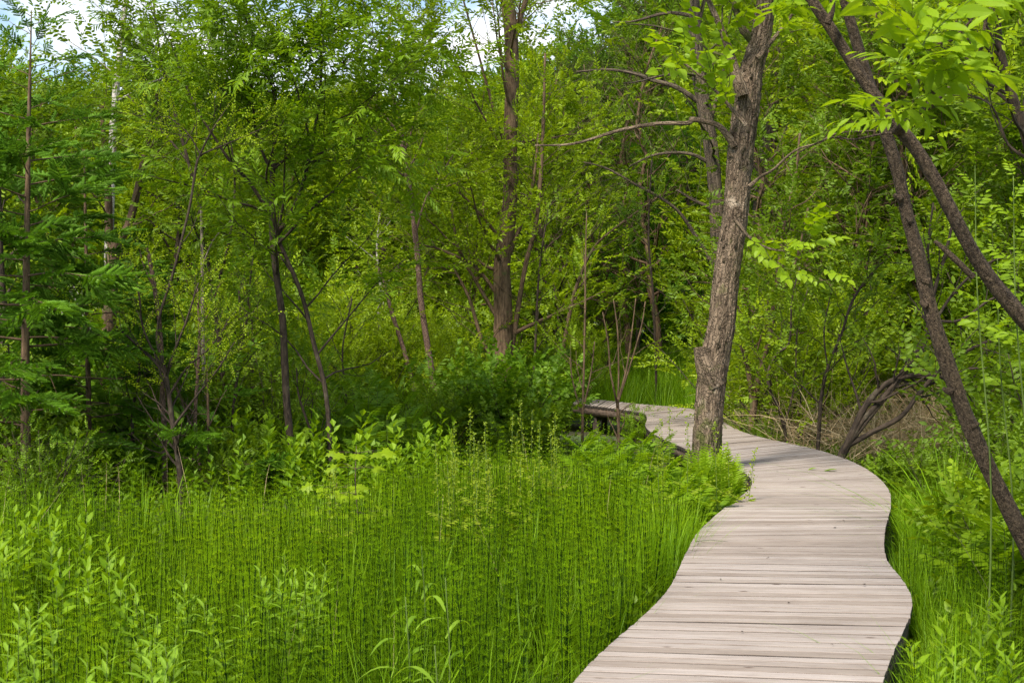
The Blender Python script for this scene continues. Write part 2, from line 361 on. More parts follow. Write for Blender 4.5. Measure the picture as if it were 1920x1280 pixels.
M['pale']   = leafmat('pale_herb_leaf', (0.130, 0.240, 0.0150), (0.200, 0.340, 0.0250), (0.300, 0.460, 0.0400), stem=(0.12, 0.15, 0.03), gloss=0.014)
M['horse']  = leafmat('horsetail_green', (0.070, 0.150, 0.0020), (0.152, 0.280, 0.0030), (0.310, 0.450, 0.0050), stem=(0.012, 0.040, 0.004), trans=0.35, gloss=0.008)
M['grass']  = leafmat('grass_blade', (0.097, 0.210, 0.0030), (0.175, 0.330, 0.0050), (0.292, 0.460, 0.0100), trans=0.4, gloss=0.022)
M['flower'] = leafmat('seed_head', (0.160, 0.240, 0.0120), (0.240, 0.320, 0.0160), (0.360, 0.420, 0.0300), stem=(0.07, 0.12, 0.02))
M['straw']  = leafmat('dry_reed', (0.30, 0.20, 0.10), (0.44, 0.32, 0.17), (0.58, 0.45, 0.27), stem=(0.2, 0.15, 0.09), trans=0.1, tr=(1, 1, 1))
M['bark_big'] = barkmat('shaggy_bark', (0.065, 0.043, 0.026), (0.31, 0.225, 0.15), (0.42, 0.33, 0.24), 30, 0.18, 0.8, 0.55, patch=0.60, moss=0.8)
M['bark_grey'] = barkmat('furrowed_grey_bark', (0.045, 0.035, 0.026), (0.20, 0.15, 0.10), (0.14, 0.12, 0.045), 24, 0.12, 0.8, 0.4, moss=.8)
M['bark_dark'] = barkmat('dark_bark', (0.020, 0.014, 0.010), (0.085, 0.060, 0.040), (0.11, 0.09, 0.06), 30, 0.3, 0.6)
M['bark_lichen'] = barkmat('lichened_bark', (0.035, 0.023, 0.014), (0.17, 0.12, 0.075), (0.33, 0.28, 0.20), 60, 0.7, 0.8, 0.4, patch=0.68)
M['bark_pink'] = barkmat('scaly_pinkish_bark', (0.12, 0.065, 0.045), (0.36, 0.23, 0.17), (0.45, 0.33, 0.26), 60, 0.5, 0.8, 0.5)
M['bark_brown'] = barkmat('brown_bark', (0.06, 0.036, 0.02), (0.20, 0.13, 0.075), (0.10, 0.11, 0.035), 28, 0.25, 0.6)
M['bark_birch'] = barkmat('birch_bark', (0.10, 0.08, 0.06), (0.62, 0.57, 0.5), (0.12, 0.10, 0.08), 14, 2.2, 0.3, patch=0.6)
M['green_stem'] = barkmat('green_young_stem', (0.07, 0.11, 0.02), (0.14, 0.20, 0.04), None, 20, .3, .2)
M['wood_dead'] = barkmat('bleached_wood', (0.16, 0.12, 0.09), (0.38, 0.31, 0.25), None, 40, 0.2, 0.5)

# ------------------------------------------------------------------ scene bookkeeping
def tag(o, label=None, cat=None, group=None, kind=None):
    if label: o['label'] = label
    if cat: o['category'] = cat
    if group: o['group'] = group
    if kind: o['kind'] = kind
    return o
def thing(name, label, cat, loc, group=None):
    o = bpy.data.objects.new(name, None); o.empty_display_size = 0.2; C.objects.link(o); o.location = loc
    return tag(o, label, cat, group)
def dup(root, loc, rotz, scale, label, group=None):
    r = root.copy(); C.objects.link(r); r.location = loc; r.rotation_euler = (0, 0, rotz); r.scale = scale
    r['label'] = label
    if group: r['group'] = group
    for ch in list(root.children):
        c = ch.copy(); C.objects.link(c); c.parent = r
    return r

# ------------------------------------------------------------------ ground
def ground_z(x, y):
    return 0.05 * math.sin(x * 0.9 + 1.3) * math.sin(y * 0.7) + 0.03 * math.sin(x * 2.3 + y * 1.7)
def gz(X, Y): return 0.05 * np.sin(X * 0.9 + 1.3) * np.sin(Y * 0.7) + 0.03 * np.sin(X * 2.3 + Y * 1.7)
g = MB()
xs = np.concatenate([-np.geomspace(1500, 41, 14), np.arange(-40, 40.1, 0.8), np.geomspace(41, 1500, 14)])
ys = np.concatenate([-np.geomspace(1500, 16, 12), np.arange(-15, 60.1, 0.8), np.geomspace(61, 1500, 14)])
X, Yg = np.meshgrid(xs, ys); Z = gz(X, Yg) * ((np.abs(X) < 60) & (np.abs(Yg) < 80))
nx, ny = len(xs), len(ys); i, j = np.meshgrid(np.arange(ny - 1), np.arange(nx - 1), indexing='ij')
Qd = np.stack([i * nx + j, i * nx + j + 1, (i + 1) * nx + j + 1, (i + 1) * nx + j], 2).reshape(-1, 4)
g.add(np.stack([X, Yg, Z], 2).reshape(-1, 3), None, Qd)
m, t, N, L, out = newmat('marsh_soil')
tcn = N.new('ShaderNodeTexCoord'); n1 = N.new('ShaderNodeTexNoise'); n1.inputs['Scale'].default_value = 1.3; n1.inputs['Detail'].default_value = 8
n2 = N.new('ShaderNodeTexNoise'); n2.inputs['Scale'].default_value = 16; n2.inputs['Detail'].default_value = 8; n2.inputs['Roughness'].default_value = 0.7
L.new(tcn.outputs['Object'], n1.inputs[0]); L.new(tcn.outputs['Object'], n2.inputs[0])
r1 = N.new('ShaderNodeValToRGB'); e = r1.color_ramp.elements; e[0].position = .35; e[0].color = (.030, .024, .014, 1); e[1].position = .7; e[1].color = (.12, .085, .045, 1)
r2 = N.new('ShaderNodeValToRGB'); e = r2.color_ramp.elements; e[0].position = .4; e[0].color = (0, 0, 0, 1); e[1].position = .62; e[1].color = (1, 1, 1, 1)
mxx = N.new('ShaderNodeMixRGB'); mxx.inputs[2].default_value = (.045, .095, .012, 1)
L.new(n2.outputs['Fac'], r1.inputs[0]); L.new(n1.outputs['Fac'], r2.inputs[0]); L.new(r2.outputs[0], mxx.inputs[0]); L.new(r1.outputs[0], mxx.inputs[1])
b = N.new('ShaderNodeBsdfPrincipled'); b.inputs['Roughness'].default_value = .95; bp = N.new('ShaderNodeBump'); bp.inputs['Strength'].default_value = .8
L.new(n2.outputs['Fac'], bp.inputs['Height']); L.new(bp.outputs[0], b.inputs['Normal']); L.new(mxx.outputs[0], b.inputs['Base Color']); L.new(b.outputs[0], out.inputs[0])
tag(g.build('ground', m, smooth=True), kind='structure')

# ------------------------------------------------------------------ boardwalk
DZ = 0.45
LR = A_([(-2.0, -2.0, -0.6, -2.3), (-0.75, 2.0, 0.6, 1.6), (-.1, 4.4, 1.2, 4.15), (.28, 6.30, 1.60, 6.1), (.85, 8.05, 2.25, 7.95),
         (1.15, 9.4, 2.46, 9.3), (1.35, 10.3, 2.74, 10.4), (1.75, 11.6, 3.10, 11.6), (2.10, 12.6, 3.37, 12.7), (2.26, 13.4, 3.53, 13.9),
         (2.26, 14.2, 3.55, 15.0), (2.12, 15.1, 3.42, 16.1), (1.95, 16.3, 3.12, 17.2), (1.80, 17.7, 2.95, 18.2), (1.78, 18.9, 2.92, 19.4),
         (1.92, 20.2, 2.99, 20.9), (1.95, 21.1, 2.72, 22.1), (1.72, 21.75, 2.05, 23.0), (1.2, 22.75, 1.45, 24.0), (.55, 23.6, 1.0, 24.7), (.15, 24.6, .85, 25.4), (-.1, 26.0, .9, 26.4)])
Ls, _ = smoothpath(np.c_[LR[:, :2], np.full(len(LR), DZ)], np.ones(len(LR)), 24)
Rs, _ = smoothpath(np.c_[LR[:, 2:], np.full(len(LR), DZ)], np.ones(len(LR)), 24)
mid = (Ls + Rs) / 2; arc = np.concatenate([[0], np.cumsum(np.linalg.norm(np.diff(mid, axis=0), axis=1))])
BW = 0.1; rb = np.random.default_rng(5)
def edge(E, s): return A_([np.interp(s, arc, E[:, k]) for k in range(3)])
bw = thing('boardwalk', 'pale weathered plank boardwalk winding through the marsh', 'boardwalk', (0, 0, 0))
dk = MB(); s = 0.0
while s < arc[-1] - BW:
    g_ = 0.008 + 0.011 * rb.random() ** 2; s1 = s + BW * (0.95 + 0.1 * rb.random()); z = DZ + rb.normal() * 0.0012; th = 0.036
    ov = rb.normal(size=2) * 0.002
    a0, b0, a1, b1 = edge(Ls, s + g_), edge(Rs, s + g_), edge(Ls, s1), edge(Rs, s1)
    n = 8; tt = np.linspace(0, 1, n)[:, None]
    bow = rb.normal() * 0.0014
    e0 = a0 * (1 - tt) + b0 * tt; e1 = a1 * (1 - tt) + b1 * tt
    dd = nrm(b0 - a0); e0[0] -= dd * ov[0]; e0[-1] += dd * ov[1]
    for e_ in (e0, e1): e_[:, 2] = z + bow * np.sin(tt[:, 0] * 3.1)
    ln = np.linalg.norm(b0 - a0); c = 0.006; inn = nrm(e1 - e0)
    rings = [e0 - (0, 0, th), e0 - (0, 0, c), e0 + inn * c, e1 - inn * c, e1 - (0, 0, c), e1 - (0, 0, th)]
    V = np.concatenate(rings); rnd = rb.random(); off = rb.random() * 50
    wv = [0, 0, c, BW - c, BW, BW]
    Bv = np.concatenate([np.c_[tt[:, 0] * ln + off, np.full(n, wv[q] + off * 0.7), np.full(n, rnd * 9)] for q in range(6)])
    Q = []
    for q in range(6):
        q2 = (q + 1) % 6
        for k in range(n - 1): Q.append((q * n + k, q * n + k + 1, q2 * n + k + 1, q2 * n + k))
    for k in (0, n - 1):
        Q.append(tuple(q * n + k for q in (0, 1, 4, 5))); Q.append(tuple(q * n + k for q in (1, 2, 3, 4)))
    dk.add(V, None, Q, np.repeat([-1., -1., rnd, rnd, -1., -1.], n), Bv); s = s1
m, t, N, L, out = newmat('weathered_planks')
at = N.new('ShaderNodeAttribute'); at.attribute_name = 'bark'; av = N.new('ShaderNodeAttribute'); av.attribute_name = 'v'
mp = N.new('ShaderNodeMapping'); mp.inputs['Scale'].default_value = (1.6, 42, 1); L.new(at.outputs['Vector'], mp.inputs[0])
n1 = N.new('ShaderNodeTexNoise'); n1.inputs['Scale'].default_value = 2.2; n1.inputs['Detail'].default_value = 9; n1.inputs['Roughness'].default_value = .7; n1.inputs['Distortion'].default_value = .5; L.new(mp.outputs[0], n1.inputs[0])
mp2 = N.new('ShaderNodeMapping'); mp2.inputs['Scale'].default_value = (1.2, 7, 1); L.new(at.outputs['Vector'], mp2.inputs[0])
n2 = N.new('ShaderNodeTexNoise'); n2.inputs['Scale'].default_value = 2.0; n2.inputs['Detail'].default_value = 5; n2.inputs['Roughness'].default_value = .6; L.new(mp2.outputs[0], n2.inputs[0])
rA = N.new('ShaderNodeValToRGB'); e = rA.color_ramp.elements; e[0].position = 0; e[0].color = (.27, .222, .185, 1); e[1].position = 1; e[1].color = (.395, .342, .305, 1)
q = e.new(.5); q.color = (.33, .28, .243, 1); L.new(av.outputs['Fac'], rA.inputs[0])
rB = N.new('ShaderNodeValToRGB'); e = rB.color_ramp.elements; e[0].position = .3; e[0].color = (.46, .39, .33, 1); e[1].position = .54; e[1].color = (1.08, 1.07, 1.06, 1)
L.new(n1.outputs['Fac'], rB.inputs[0])
mA = N.new('ShaderNodeMixRGB'); mA.blend_type = 'MULTIPLY'; mA.inputs[0].default_value = .85; L.new(rA.outputs[0], mA.inputs[1]); L.new(rB.outputs[0], mA.inputs[2])
rC = N.new('ShaderNodeValToRGB'); e = rC.color_ramp.elements; e[0].position = .58; e[0].color = (0, 0, 0, 1); e[1].position = .78; e[1].color = (.5, .5, .5, 1); L.new(n2.outputs['Fac'], rC.inputs[0])
mB = N.new('ShaderNodeMixRGB'); mB.inputs[2].default_value = (.26, .19, .145, 1); L.new(rC.outputs[0], mB.inputs[0]); L.new(mA.outputs[0], mB.inputs[1])
# knots
vk = N.new('ShaderNodeTexVoronoi'); vk.inputs['Scale'].default_value = 1.0; mp3 = N.new('ShaderNodeMapping'); mp3.inputs['Scale'].default_value = (2.6, 5.2, 1); L.new(at.outputs['Vector'], mp3.inputs[0]); L.new(mp3.outputs[0], vk.inputs[0])
rK = N.new('ShaderNodeValToRGB'); e = rK.color_ramp.elements; e[0].position = .035; e[0].color = (1, 1, 1, 1); e[1].position = .09; e[1].color = (0, 0, 0, 1); L.new(vk.outputs['Distance'], rK.inputs[0])
mC = N.new('ShaderNodeMixRGB'); mC.inputs[2].default_value = (.10, .065, .045, 1); L.new(rK.outputs[0], mC.inputs[0]); L.new(mB.outputs[0], mC.inputs[1])
# large damp or dirty areas with a shape of their own
tcn = N.new('ShaderNodeTexCoord'); n4 = N.new('ShaderNodeTexNoise'); n4.inputs['Scale'].default_value = 1.1; n4.inputs['Detail'].default_value = 4; L.new(tcn.outputs['Object'], n4.inputs[0])
r4 = N.new('ShaderNodeMapRange'); r4.inputs['From Min'].default_value = .35; r4.inputs['From Max'].default_value = .68; r4.inputs['To Min'].default_value = .86; r4.inputs['To Max'].default_value = 1.06; L.new(n4.outputs['Fac'], r4.inputs[0])
mD = N.new('ShaderNodeMixRGB'); mD.blend_type = 'MULTIPLY'; mD.inputs[0].default_value = 1; L.new(mC.outputs[0], mD.inputs[1]); L.new(r4.outputs[0], mD.inputs[2])
eg = N.new('ShaderNodeMapRange'); eg.inputs['From Min'].default_value = -1; eg.inputs['From Max'].default_value = -.05; eg.inputs['To Min'].default_value = .22; L.new(av.outputs['Fac'], eg.inputs[0])  # gap shade painted into plank sides and bevels, together with weathered edges
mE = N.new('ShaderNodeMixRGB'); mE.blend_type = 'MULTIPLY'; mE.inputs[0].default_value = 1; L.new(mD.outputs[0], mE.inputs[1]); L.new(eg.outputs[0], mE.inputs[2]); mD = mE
b = N.new('ShaderNodeBsdfPrincipled'); b.inputs['Roughness'].default_value = .8; b.inputs['Specular IOR Level'].default_value = .25
bp = N.new('ShaderNodeBump'); bp.inputs['Strength'].default_value = .35; bp.inputs['Distance'].default_value = .006; L.new(n1.outputs['Fac'], bp.inputs['Height'])
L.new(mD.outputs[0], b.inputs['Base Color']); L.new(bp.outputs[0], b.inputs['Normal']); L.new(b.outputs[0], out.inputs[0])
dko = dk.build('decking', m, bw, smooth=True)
dko.data.polygons.foreach_set('use_smooth', np.zeros(len(dko.data.polygons), bool))
M['wood_dark'] = barkmat('dark_stained_joist', (.035, .026, .02), (.12, .088, .065), None, 14, 0.5, .3)
M['wood_edge'] = barkmat('greyed_rim_board', (.05, .035, .025), (.14, .10, .075), None, 16, 0.5, .3)
for E, s_ in ((Ls, 1), (Rs, -1)):
    fm = MB(); inw = nrm(Rs - Ls) * s_
    a = E + inw * 0.018; c = E + inw * 0.05; n = len(a)
    V = np.concatenate([a - (0, 0, .038), a - (0, 0, .165), c - (0, 0, .165), c - (0, 0, .038)])
    Q = [(q * n + k, q * n + k + 1, ((q + 1) % 4) * n + k + 1, ((q + 1) % 4) * n + k) for q in range(4) for k in range(n - 1)]
    ss = arc[:n]; Bv = np.concatenate([np.c_[np.full(n, h), np.zeros(n), ss] for h in (0, .16, .19, .03)])
    fm.add(V, None, Q, .5, Bv); fm.build('rim_joist', M['wood_edge'], bw, smooth=True)
def box(mb, c, h, rot=0.0, B=None):
    X = A_([(x, y, z) for z in (-1, 1) for x, y in ((-1, -1), (1, -1), (1, 1), (-1, 1))], float) * h
    R = A_([(math.cos(rot), -math.sin(rot), 0), (math.sin(rot), math.cos(rot), 0), (0, 0, 1)])
    mb.add(X @ R.T + A_(c), None, [(0, 3, 2, 1), (4, 5, 6, 7), (0, 1, 5, 4), (1, 2, 6, 5), (2, 3, 7, 6), (3, 0, 4, 7)], .5)
for k, s in enumerate(np.arange(1.5, arc[-1], 1.9)):
    a, b_ = edge(Ls, s), edge(Rs, s); d = nrm(b_ - a); rot = math.atan2(d[1], d[0])
    mb = MB(); c = (a + b_) / 2; box(mb, (c[0], c[1], DZ - .038 - .15 - .045), (np.linalg.norm(b_ - a) / 2 - .06, .02, .045), rot); mb.build('cross_beam', M['wood_dark'], bw, smooth=False)
    for q, e_ in ((1, a), (-1, b_)):
        mb = MB(); p = e_ + d * q * .11; box(mb, (p[0], p[1], (DZ - .28) / 2 - .25), (.045, .045, (DZ - .28) / 2 + .25), rot); mb.build('post', M['wood_dark'], bw, smooth=False)

def deck_side(x, y):
    """signed: is (x, y) on or near the deck"""
    d = np.hypot(mid[:, 0][None] - np.atleast_1d(x)[:, None], mid[:, 1][None] - np.atleast_1d(y)[:, None])
    k = d.argmin(1); hw = np.linalg.norm(Rs - Ls, axis=1)[k] / 2
    return d.min(1) - hw

# ------------------------------------------------------------------ tree builder
class Tree:
    def __init__(s, name, label, cat, base, bark, seed, group=None):
        s.o = thing(name, label, cat, tuple(base), group); s.base = A_(base, float); s.bark = bark; s.rng = np.random.default_rng(seed)
        s.wood = MB(); s.br = []; s.seed = seed
    def trunk(s, pts, Y=None, sides=12, seg=6, part=None, mat=None, rough=0.12, raw=None):
        P, R = raw if raw else traced(pts, Y, seg)
        mb = s.wood if part is None else MB()
        tube(mb, P, R, sides, rough=rough, seed=s.seed * 0.7 + len(s.br))
        if part: mb.build(part, mat or s.bark, s.o, s.base, smooth=True)
        return P, R
    def limb(s, pts, Y, sides=7, seg=5, leafy=True, part='limb'):
        P, R = traced(pts, Y, seg); mb = s.wood if part is None else MB()
        tube(mb, P, R, sides, rough=0.15, seed=s.seed + pts[0][0] * 0.01)
        if part: mb.build(part, s.bark, s.o, s.base, smooth=True)
        if leafy: s.br.append((P, R))
        return P, R
    def sprout(s, par, nb, sides=4, leafy=True, **k):
        b = grow(s.rng, par[0], par[1], nb, **k)
        for P, R in b: tube(s.wood, P, R, sides)
        if leafy: s.br += b
        return b
    def sprout2(s, par, nb, nb2, k1, k2, leafy1=True):
        bs = s.sprout(par, nb, 5, leafy1, **k1); o = list(bs)
        for b in bs: o += s.sprout(b, nb2, 3, True, **k2)
        return o
    def crown(s, kinds, mat, name='crown', br=None, **k):
        mb = MB(); put_sprays(s.rng, mb, SP[kinds], s.br if br is None else br, **k)
        if mb.n: return mb.build(name, M[mat], s.o, s.base)
    def done(s, name='trunk'):
        if s.wood.n:
            w_ = s.wood.build(name, s.bark, s.o, s.base, smooth=True)
            for c in list(s.o.children):
                if c.name.startswith('branch_stub'): c.parent = w_
        return s.o

def down(pts_xyw, Y):
    """ground point below a traced first point"""
    p = px(pts_xyw[0], pts_xyw[1], Y); return A_((p[0], p[1], float(ground_z(p[0], p[1]))))

# ------------------------------------------------------------------ the traced trees
# shaggy-barked tree beside the boardwalk
YA = 14.0
T_ = Tree('shaggy_bark_tree', 'big shaggy-barked tree with a sawn knob, hugging the bend of the boardwalk', 'tree', down((1320, 940), YA), M['bark_big'], 3)
ptsA = [(1318, 975, 66), (1320, 930, 60), (1323, 885, 54), (1325, 850, 51), (1328, 790, 50), (1332, 730, 50), (1339, 680, 50), (1346, 640, 50), (1355, 595, 48), (1362, 520, 46), (1379, 400, 45), (1390, 273, 46), (1402, 185, 45),
        (1409, 130, 41), (1424, 78, 36), (1437, 0, 34), (1452, -120, 30), (1462, -300, 24), (1480, -520, 16), (1490, -760, 8)]
P, R = traced(ptsA, YA, 26)
sides = 84; th = np.arange(sides) / sides * 2 * math.pi
tg = nrm(np.gradient(P, axis=0)); uu = nrm(np.cross(tg, A_((0.31, -0.9, 0.28)))); vv = np.cross(tg, uu)
ss = np.concatenate([[0], np.cumsum(np.linalg.norm(np.diff(P, axis=0), axis=1))])
RR = np.zeros((len(P), sides))
for i in range(len(P)):
    for j in range(sides):
        c_, s_ = math.cos(th[j]), math.sin(th[j])
        n1 = mnoise.noise(Vector((c_ * 7.5, s_ * 7.5, ss[i] * 3.2)))          # long plates
        n2 = mnoise.noise(Vector((c_ * 15, s_ * 15, ss[i] * 9 + 7)))
        n3 = mnoise.noise(Vector((c_ * 1.2, s_ * 1.2, ss[i] * 1.1 + 3)))
        ridge = 1 - abs(n1) * 2.2
        RR[i, j] = R[i] * (1 + 0.055 * ridge + 0.045 * n2 + 0.07 * n3 - 0.02 + (0.05 if n2 > 0.22 else 0)) + (0.02 * math.exp(-ss[i] * 3) * (1 + math.sin(th[j] * 5)))
ring = P[:, None] + RR[:, :, None] * (np.cos(th)[None, :, None] * uu[:, None] + np.sin(th)[None, :, None] * vv[:, None])
ii = np.arange(len(P) - 1)[:, None]; jj = np.arange(sides)[None]; j2 = (jj + 1) % sides
mbA = MB(); mbA.add(ring.reshape(-1, 3), None, np.stack([ii * sides + jj, ii * sides + j2, (ii + 1) * sides + j2, (ii + 1) * sides + jj], 2).reshape(-1, 4), .5,
                    np.stack([R[:, None] * np.cos(th)[None], R[:, None] * np.sin(th)[None], np.repeat(ss[:, None], sides, 1)], 2).reshape(-1, 3))
# loose bark flakes standing off the trunk
rf = np.random.default_rng(8); fl = mbA
for _ in range(210):
    i = rf.integers(20, len(P) - 150); j = rf.integers(0, sides); a_ = th[j]
    o_ = uu[i] * math.cos(a_) + vv[i] * math.sin(a_); sd = np.cross(o_, tg[i]); w_ = .008 + .012 * rf.random(); h_ = .03 + .06 * rf.random(); lift = .004 + .012 * rf.random()
    c_ = P[i] + o_ * (RR[i, j] * 1.0); up = tg[i]; k_ = -1 if rf.random() < .75 else 1
    V = [c_ - sd * w_ - o_ * .004, c_ + sd * w_ - o_ * .004, c_ + sd * w_ * .8 + up * k_ * h_ + o_ * lift, c_ - sd * w_ * .9 + up * k_ * h_ * .85 + o_ * lift * .7]
    V2 = [q - o_ * .004 for q in V]; b_ = [(v_[0] * .7, v_[1] * .7, v_[2]) for v_ in V + V2]
    fl.add(V + V2, None, [(0, 1, 2, 3), (7, 6, 5, 4), (0, 3, 7, 4), (1, 5, 6, 2), (3, 2, 6, 7)], .5, b_)
mbA.build('trunk', M['bark_big'], T_.o, T_.base, smooth=True)
# the sawn knob
kb = MB(); Pk = A_([px(1337, 722, YA - .02), px(1326, 690, YA - .05), px(1318, 664, YA - .06), px(1316, 650, YA - .06)]); Rk = A_([wid(46, YA), wid(42, YA), wid(33, YA), wid(31, YA)]) / 2
Pk, Rk = smoothpath(Pk, Rk, 6); tube(kb, Pk, Rk, 26, rough=.14, seed=9.0, cap=False)
knob = kb.build('knob', M['bark_big'], T_.o, T_.base, smooth=True)
kc = MB(); tube(kc, A_([Pk[-1] - (0, 0, .012), Pk[-1] - (0, 0, .010)]), A_([Rk[-1] * .97, Rk[-1] * .9]), 20); kc.build('sawn_face', M['wood_dead'], knob, T_.base, smooth=True)
T_.limb([(1377, 275, 16), (1362, 252, 14), (1345, 235, 11), (1320, 228, 10), (1297, 224, 11), (1290, 231, 9), (1240, 232, 8), (1190, 239, 7), (1150, 248, 6), (1075, 270, 5), (1003, 273, 3)], YA - .1, leafy=False)
T_.limb([(1392, 180, 26), (1380, 140, 20), (1367, 95, 15), (1350, 50, 12), (1330, 5, 10), (1300, -70, 7)], YA - .15)
b1 = T_.limb([(1405, 350, 9), (1425, 332, 6), (1450, 318, 5), (1478, 292, 4.5), (1500, 278, 4), (1535, 268, 3.5), (1570, 250, 3), (1640, 245, 2)], YA - .3, leafy=False)
T_.limb([(1420, 110, 12), (1449, 75, 8), (1480, 35, 6), (1500, 5, 5), (1530, -40, 3)], YA - .2)
T_.limb([(1378, 410, 10), (1400, 440, 6), (1432, 462, 4), (1470, 470, 3), (1500, 462, 2)], YA - .3)
T_.limb([(1398, 235, 9), (1360, 190, 6), (1320, 150, 4), (1285, 120, 3)], YA - .4)
T_.sprout((P[-170:], R[-170:]), 14, 5, True, L=(1.5, .9), ang=55, rmin=.006)
for q in list(T_.br): T_.sprout(q, 5, 3, True, t0=.3, L=(.5, .3), ang=50, rmin=.003)
T_.crown('bigov', 'bright', step=.17, t0=.3, size=1.15, keep=.9)
T_.done('bough')

def simple(name, label, cat, Y, pts, bark, seed, limbs=(), spr=None, spr2=None, crown=None, mat=None, ck={}, sides=12, group=None, trunk_t=None, base=None, rough=.12):
    """traced trunk (+ traced limbs), random branches, crown"""
    T = Tree(name, label, cat, down(pts[0] if base is None else base, Y), bark, seed, group)
    g0 = px(pts[0][0], pts[0][1], Y)
    if g0[2] > 0.05:
        yb = 560 + 5734 / Y + 15; pts = [(pts[0][0], yb, pts[0][2] * 1.12)] + list(pts)
    tr = T.trunk(pts, Y, sides, rough=rough)
    lm = [T.limb(l, Y, leafy=False) for l in limbs]
    if spr:
        for q in [tr] + lm:
            n = spr.get('nb', 10); kk = {k: v for k, v in spr.items() if k != 'nb'}
            if q is not tr: n = max(3, int(n * .5)); kk['t0'] = .25
            bs = T.sprout(q, n, 5, True, **kk)
            if spr2:
                n2 = spr2.get('nb', 4); k2 = {k: v for k, v in spr2.items() if k != 'nb'}
                for b in bs: T.sprout(b, n2, 3, True, **k2)
    if crown: T.crown(crown, mat, **ck)
    T.done('trunk')
    if deck_side(T.base[0], T.base[1])[0] < .12: print('ON DECK', name, label[:40])
    return T

# trunk standing behind the shaggy one
simple('grey_bark_tree', 'tall straight grey trunk rising close behind the shaggy-barked tree', 'tree', 26.7,
       [(1364, 775, 52), (1363, 740, 46), (1361, 680, 42), (1356, 600, 36), (1350, 520, 30), (1343, 390, 26), (1335, 289, 27), (1324, 222, 27), (1309, 129, 26), (1303, 39, 22), (1298, -60, 20), (1290, -220, 15), (1300, -420, 8)],
       M['bark_grey'], 21,
       [[(1330, 205, 11), (1270, 165, 9), (1220, 150, 8), (1190, 139, 6), (1140, 131, 5), (1080, 135, 3)], [(1330, 305, 8), (1290, 288, 6), (1230, 290, 5), (1180, 312, 3)],
        [(1334, 392, 8), (1300, 375, 6), (1268, 356, 4)], [(1342, 505, 9), (1290, 420, 7), (1255, 382, 6), (1190, 345, 5), (1135, 315, 4), (1075, 300, 2)],
        [(1306, 70, 10), (1318, 10, 7), (1340, -60, 5)], [(1300, 30, 8), (1250, 25, 6), (1190, 40, 4), (1150, 42, 2)], [(1330, 240, 8), (1345, 180, 6), (1360, 120, 5)]],
       dict(nb=12, t0=.35, L=(2.2, 1.6), ang=62, rmin=.006, trop=.02, rr=.24), dict(nb=4, t0=.3, L=(.9, .6), ang=45, rmin=.004), 'far', 'mid', dict(step=.5, t0=.3, zmin=8.0), rough=.1)
# forked trunk to the right of it
simple('forked_grey_tree', 'dark forked trunk with spreading limbs, one step along from the shaggy-barked tree', 'tree', 30,
       [(1395, 760, 44), (1399, 700, 37), (1405, 650, 34), (1412, 560, 32), (1425, 440, 34), (1432, 330, 30), (1448, 230, 26), (1462, 150, 20), (1470, 0, 15), (1475, -200, 8)], M['bark_grey'], 22,
       [[(1430, 350, 22), (1455, 290, 16), (1490, 245, 12), (1530, 215, 9), (1600, 195, 6)], [(1426, 420, 10), (1470, 370, 8), (1510, 300, 6), (1530, 240, 4)], [(1425, 330, 9), (1400, 280, 7), (1395, 200, 5)], [(1440, 260, 12), (1475, 215, 9), (1490, 150, 7), (1530, 90, 5)]],
       dict(nb=12, t0=.3, L=(2.2, 1.8), ang=60, rmin=.006, trop=.03, rr=.24), dict(nb=4, t0=.3, L=(.9, .6), ang=45, rmin=.004), 'far', 'yellow', dict(step=.42, t0=.3, zmin=4.6))
# straight tree in the middle
simple('straight_dark_tree', 'straight dark-barked tree rising out of frame above the leafy thicket', 'tree', 22.8,
       [(936, 795, 50), (938, 740, 44), (940, 690, 42), (944, 600, 36), (941, 500, 32), (951, 430, 30), (957, 350, 27), (957, 250, 26), (960, 150, 26), (958, 60, 26), (952, 0, 24), (946, -120, 18), (950, -300, 9)], M['bark_brown'], 23,
       [[(950, 720, 12), (968, 600, 10), (985, 500, 9), (1008, 400, 8), (1018, 250, 7), (1022, 100, 4)], [(953, 480, 10), (985, 400, 7), (1000, 340, 5), (1010, 250, 4)], [(938, 560, 8), (890, 500, 7), (830, 470, 5), (795, 460, 3)],
        [(935, 600, 9), (900, 540, 7), (862, 470, 6), (845, 390, 4)], [(962, 80, 14), (980, 20, 10), (1005, -60, 7)], [(957, 300, 8), (930, 220, 6), (905, 130, 5), (880, 40, 4), (860, -30, 3)], [(936, 690, 10), (905, 640, 8), (880, 560, 6), (850, 500, 4)]],
       dict(nb=18, t0=.25, L=(1.9, 1.5), ang=60, rmin=.005, trop=.05, rr=.24), dict(nb=4, t0=.3, L=(.8, .5), ang=45, rmin=.003), 'fine', 'yellow', dict(step=.26, t0=.25, size=1.5, zmin=1.6, keep=.8))
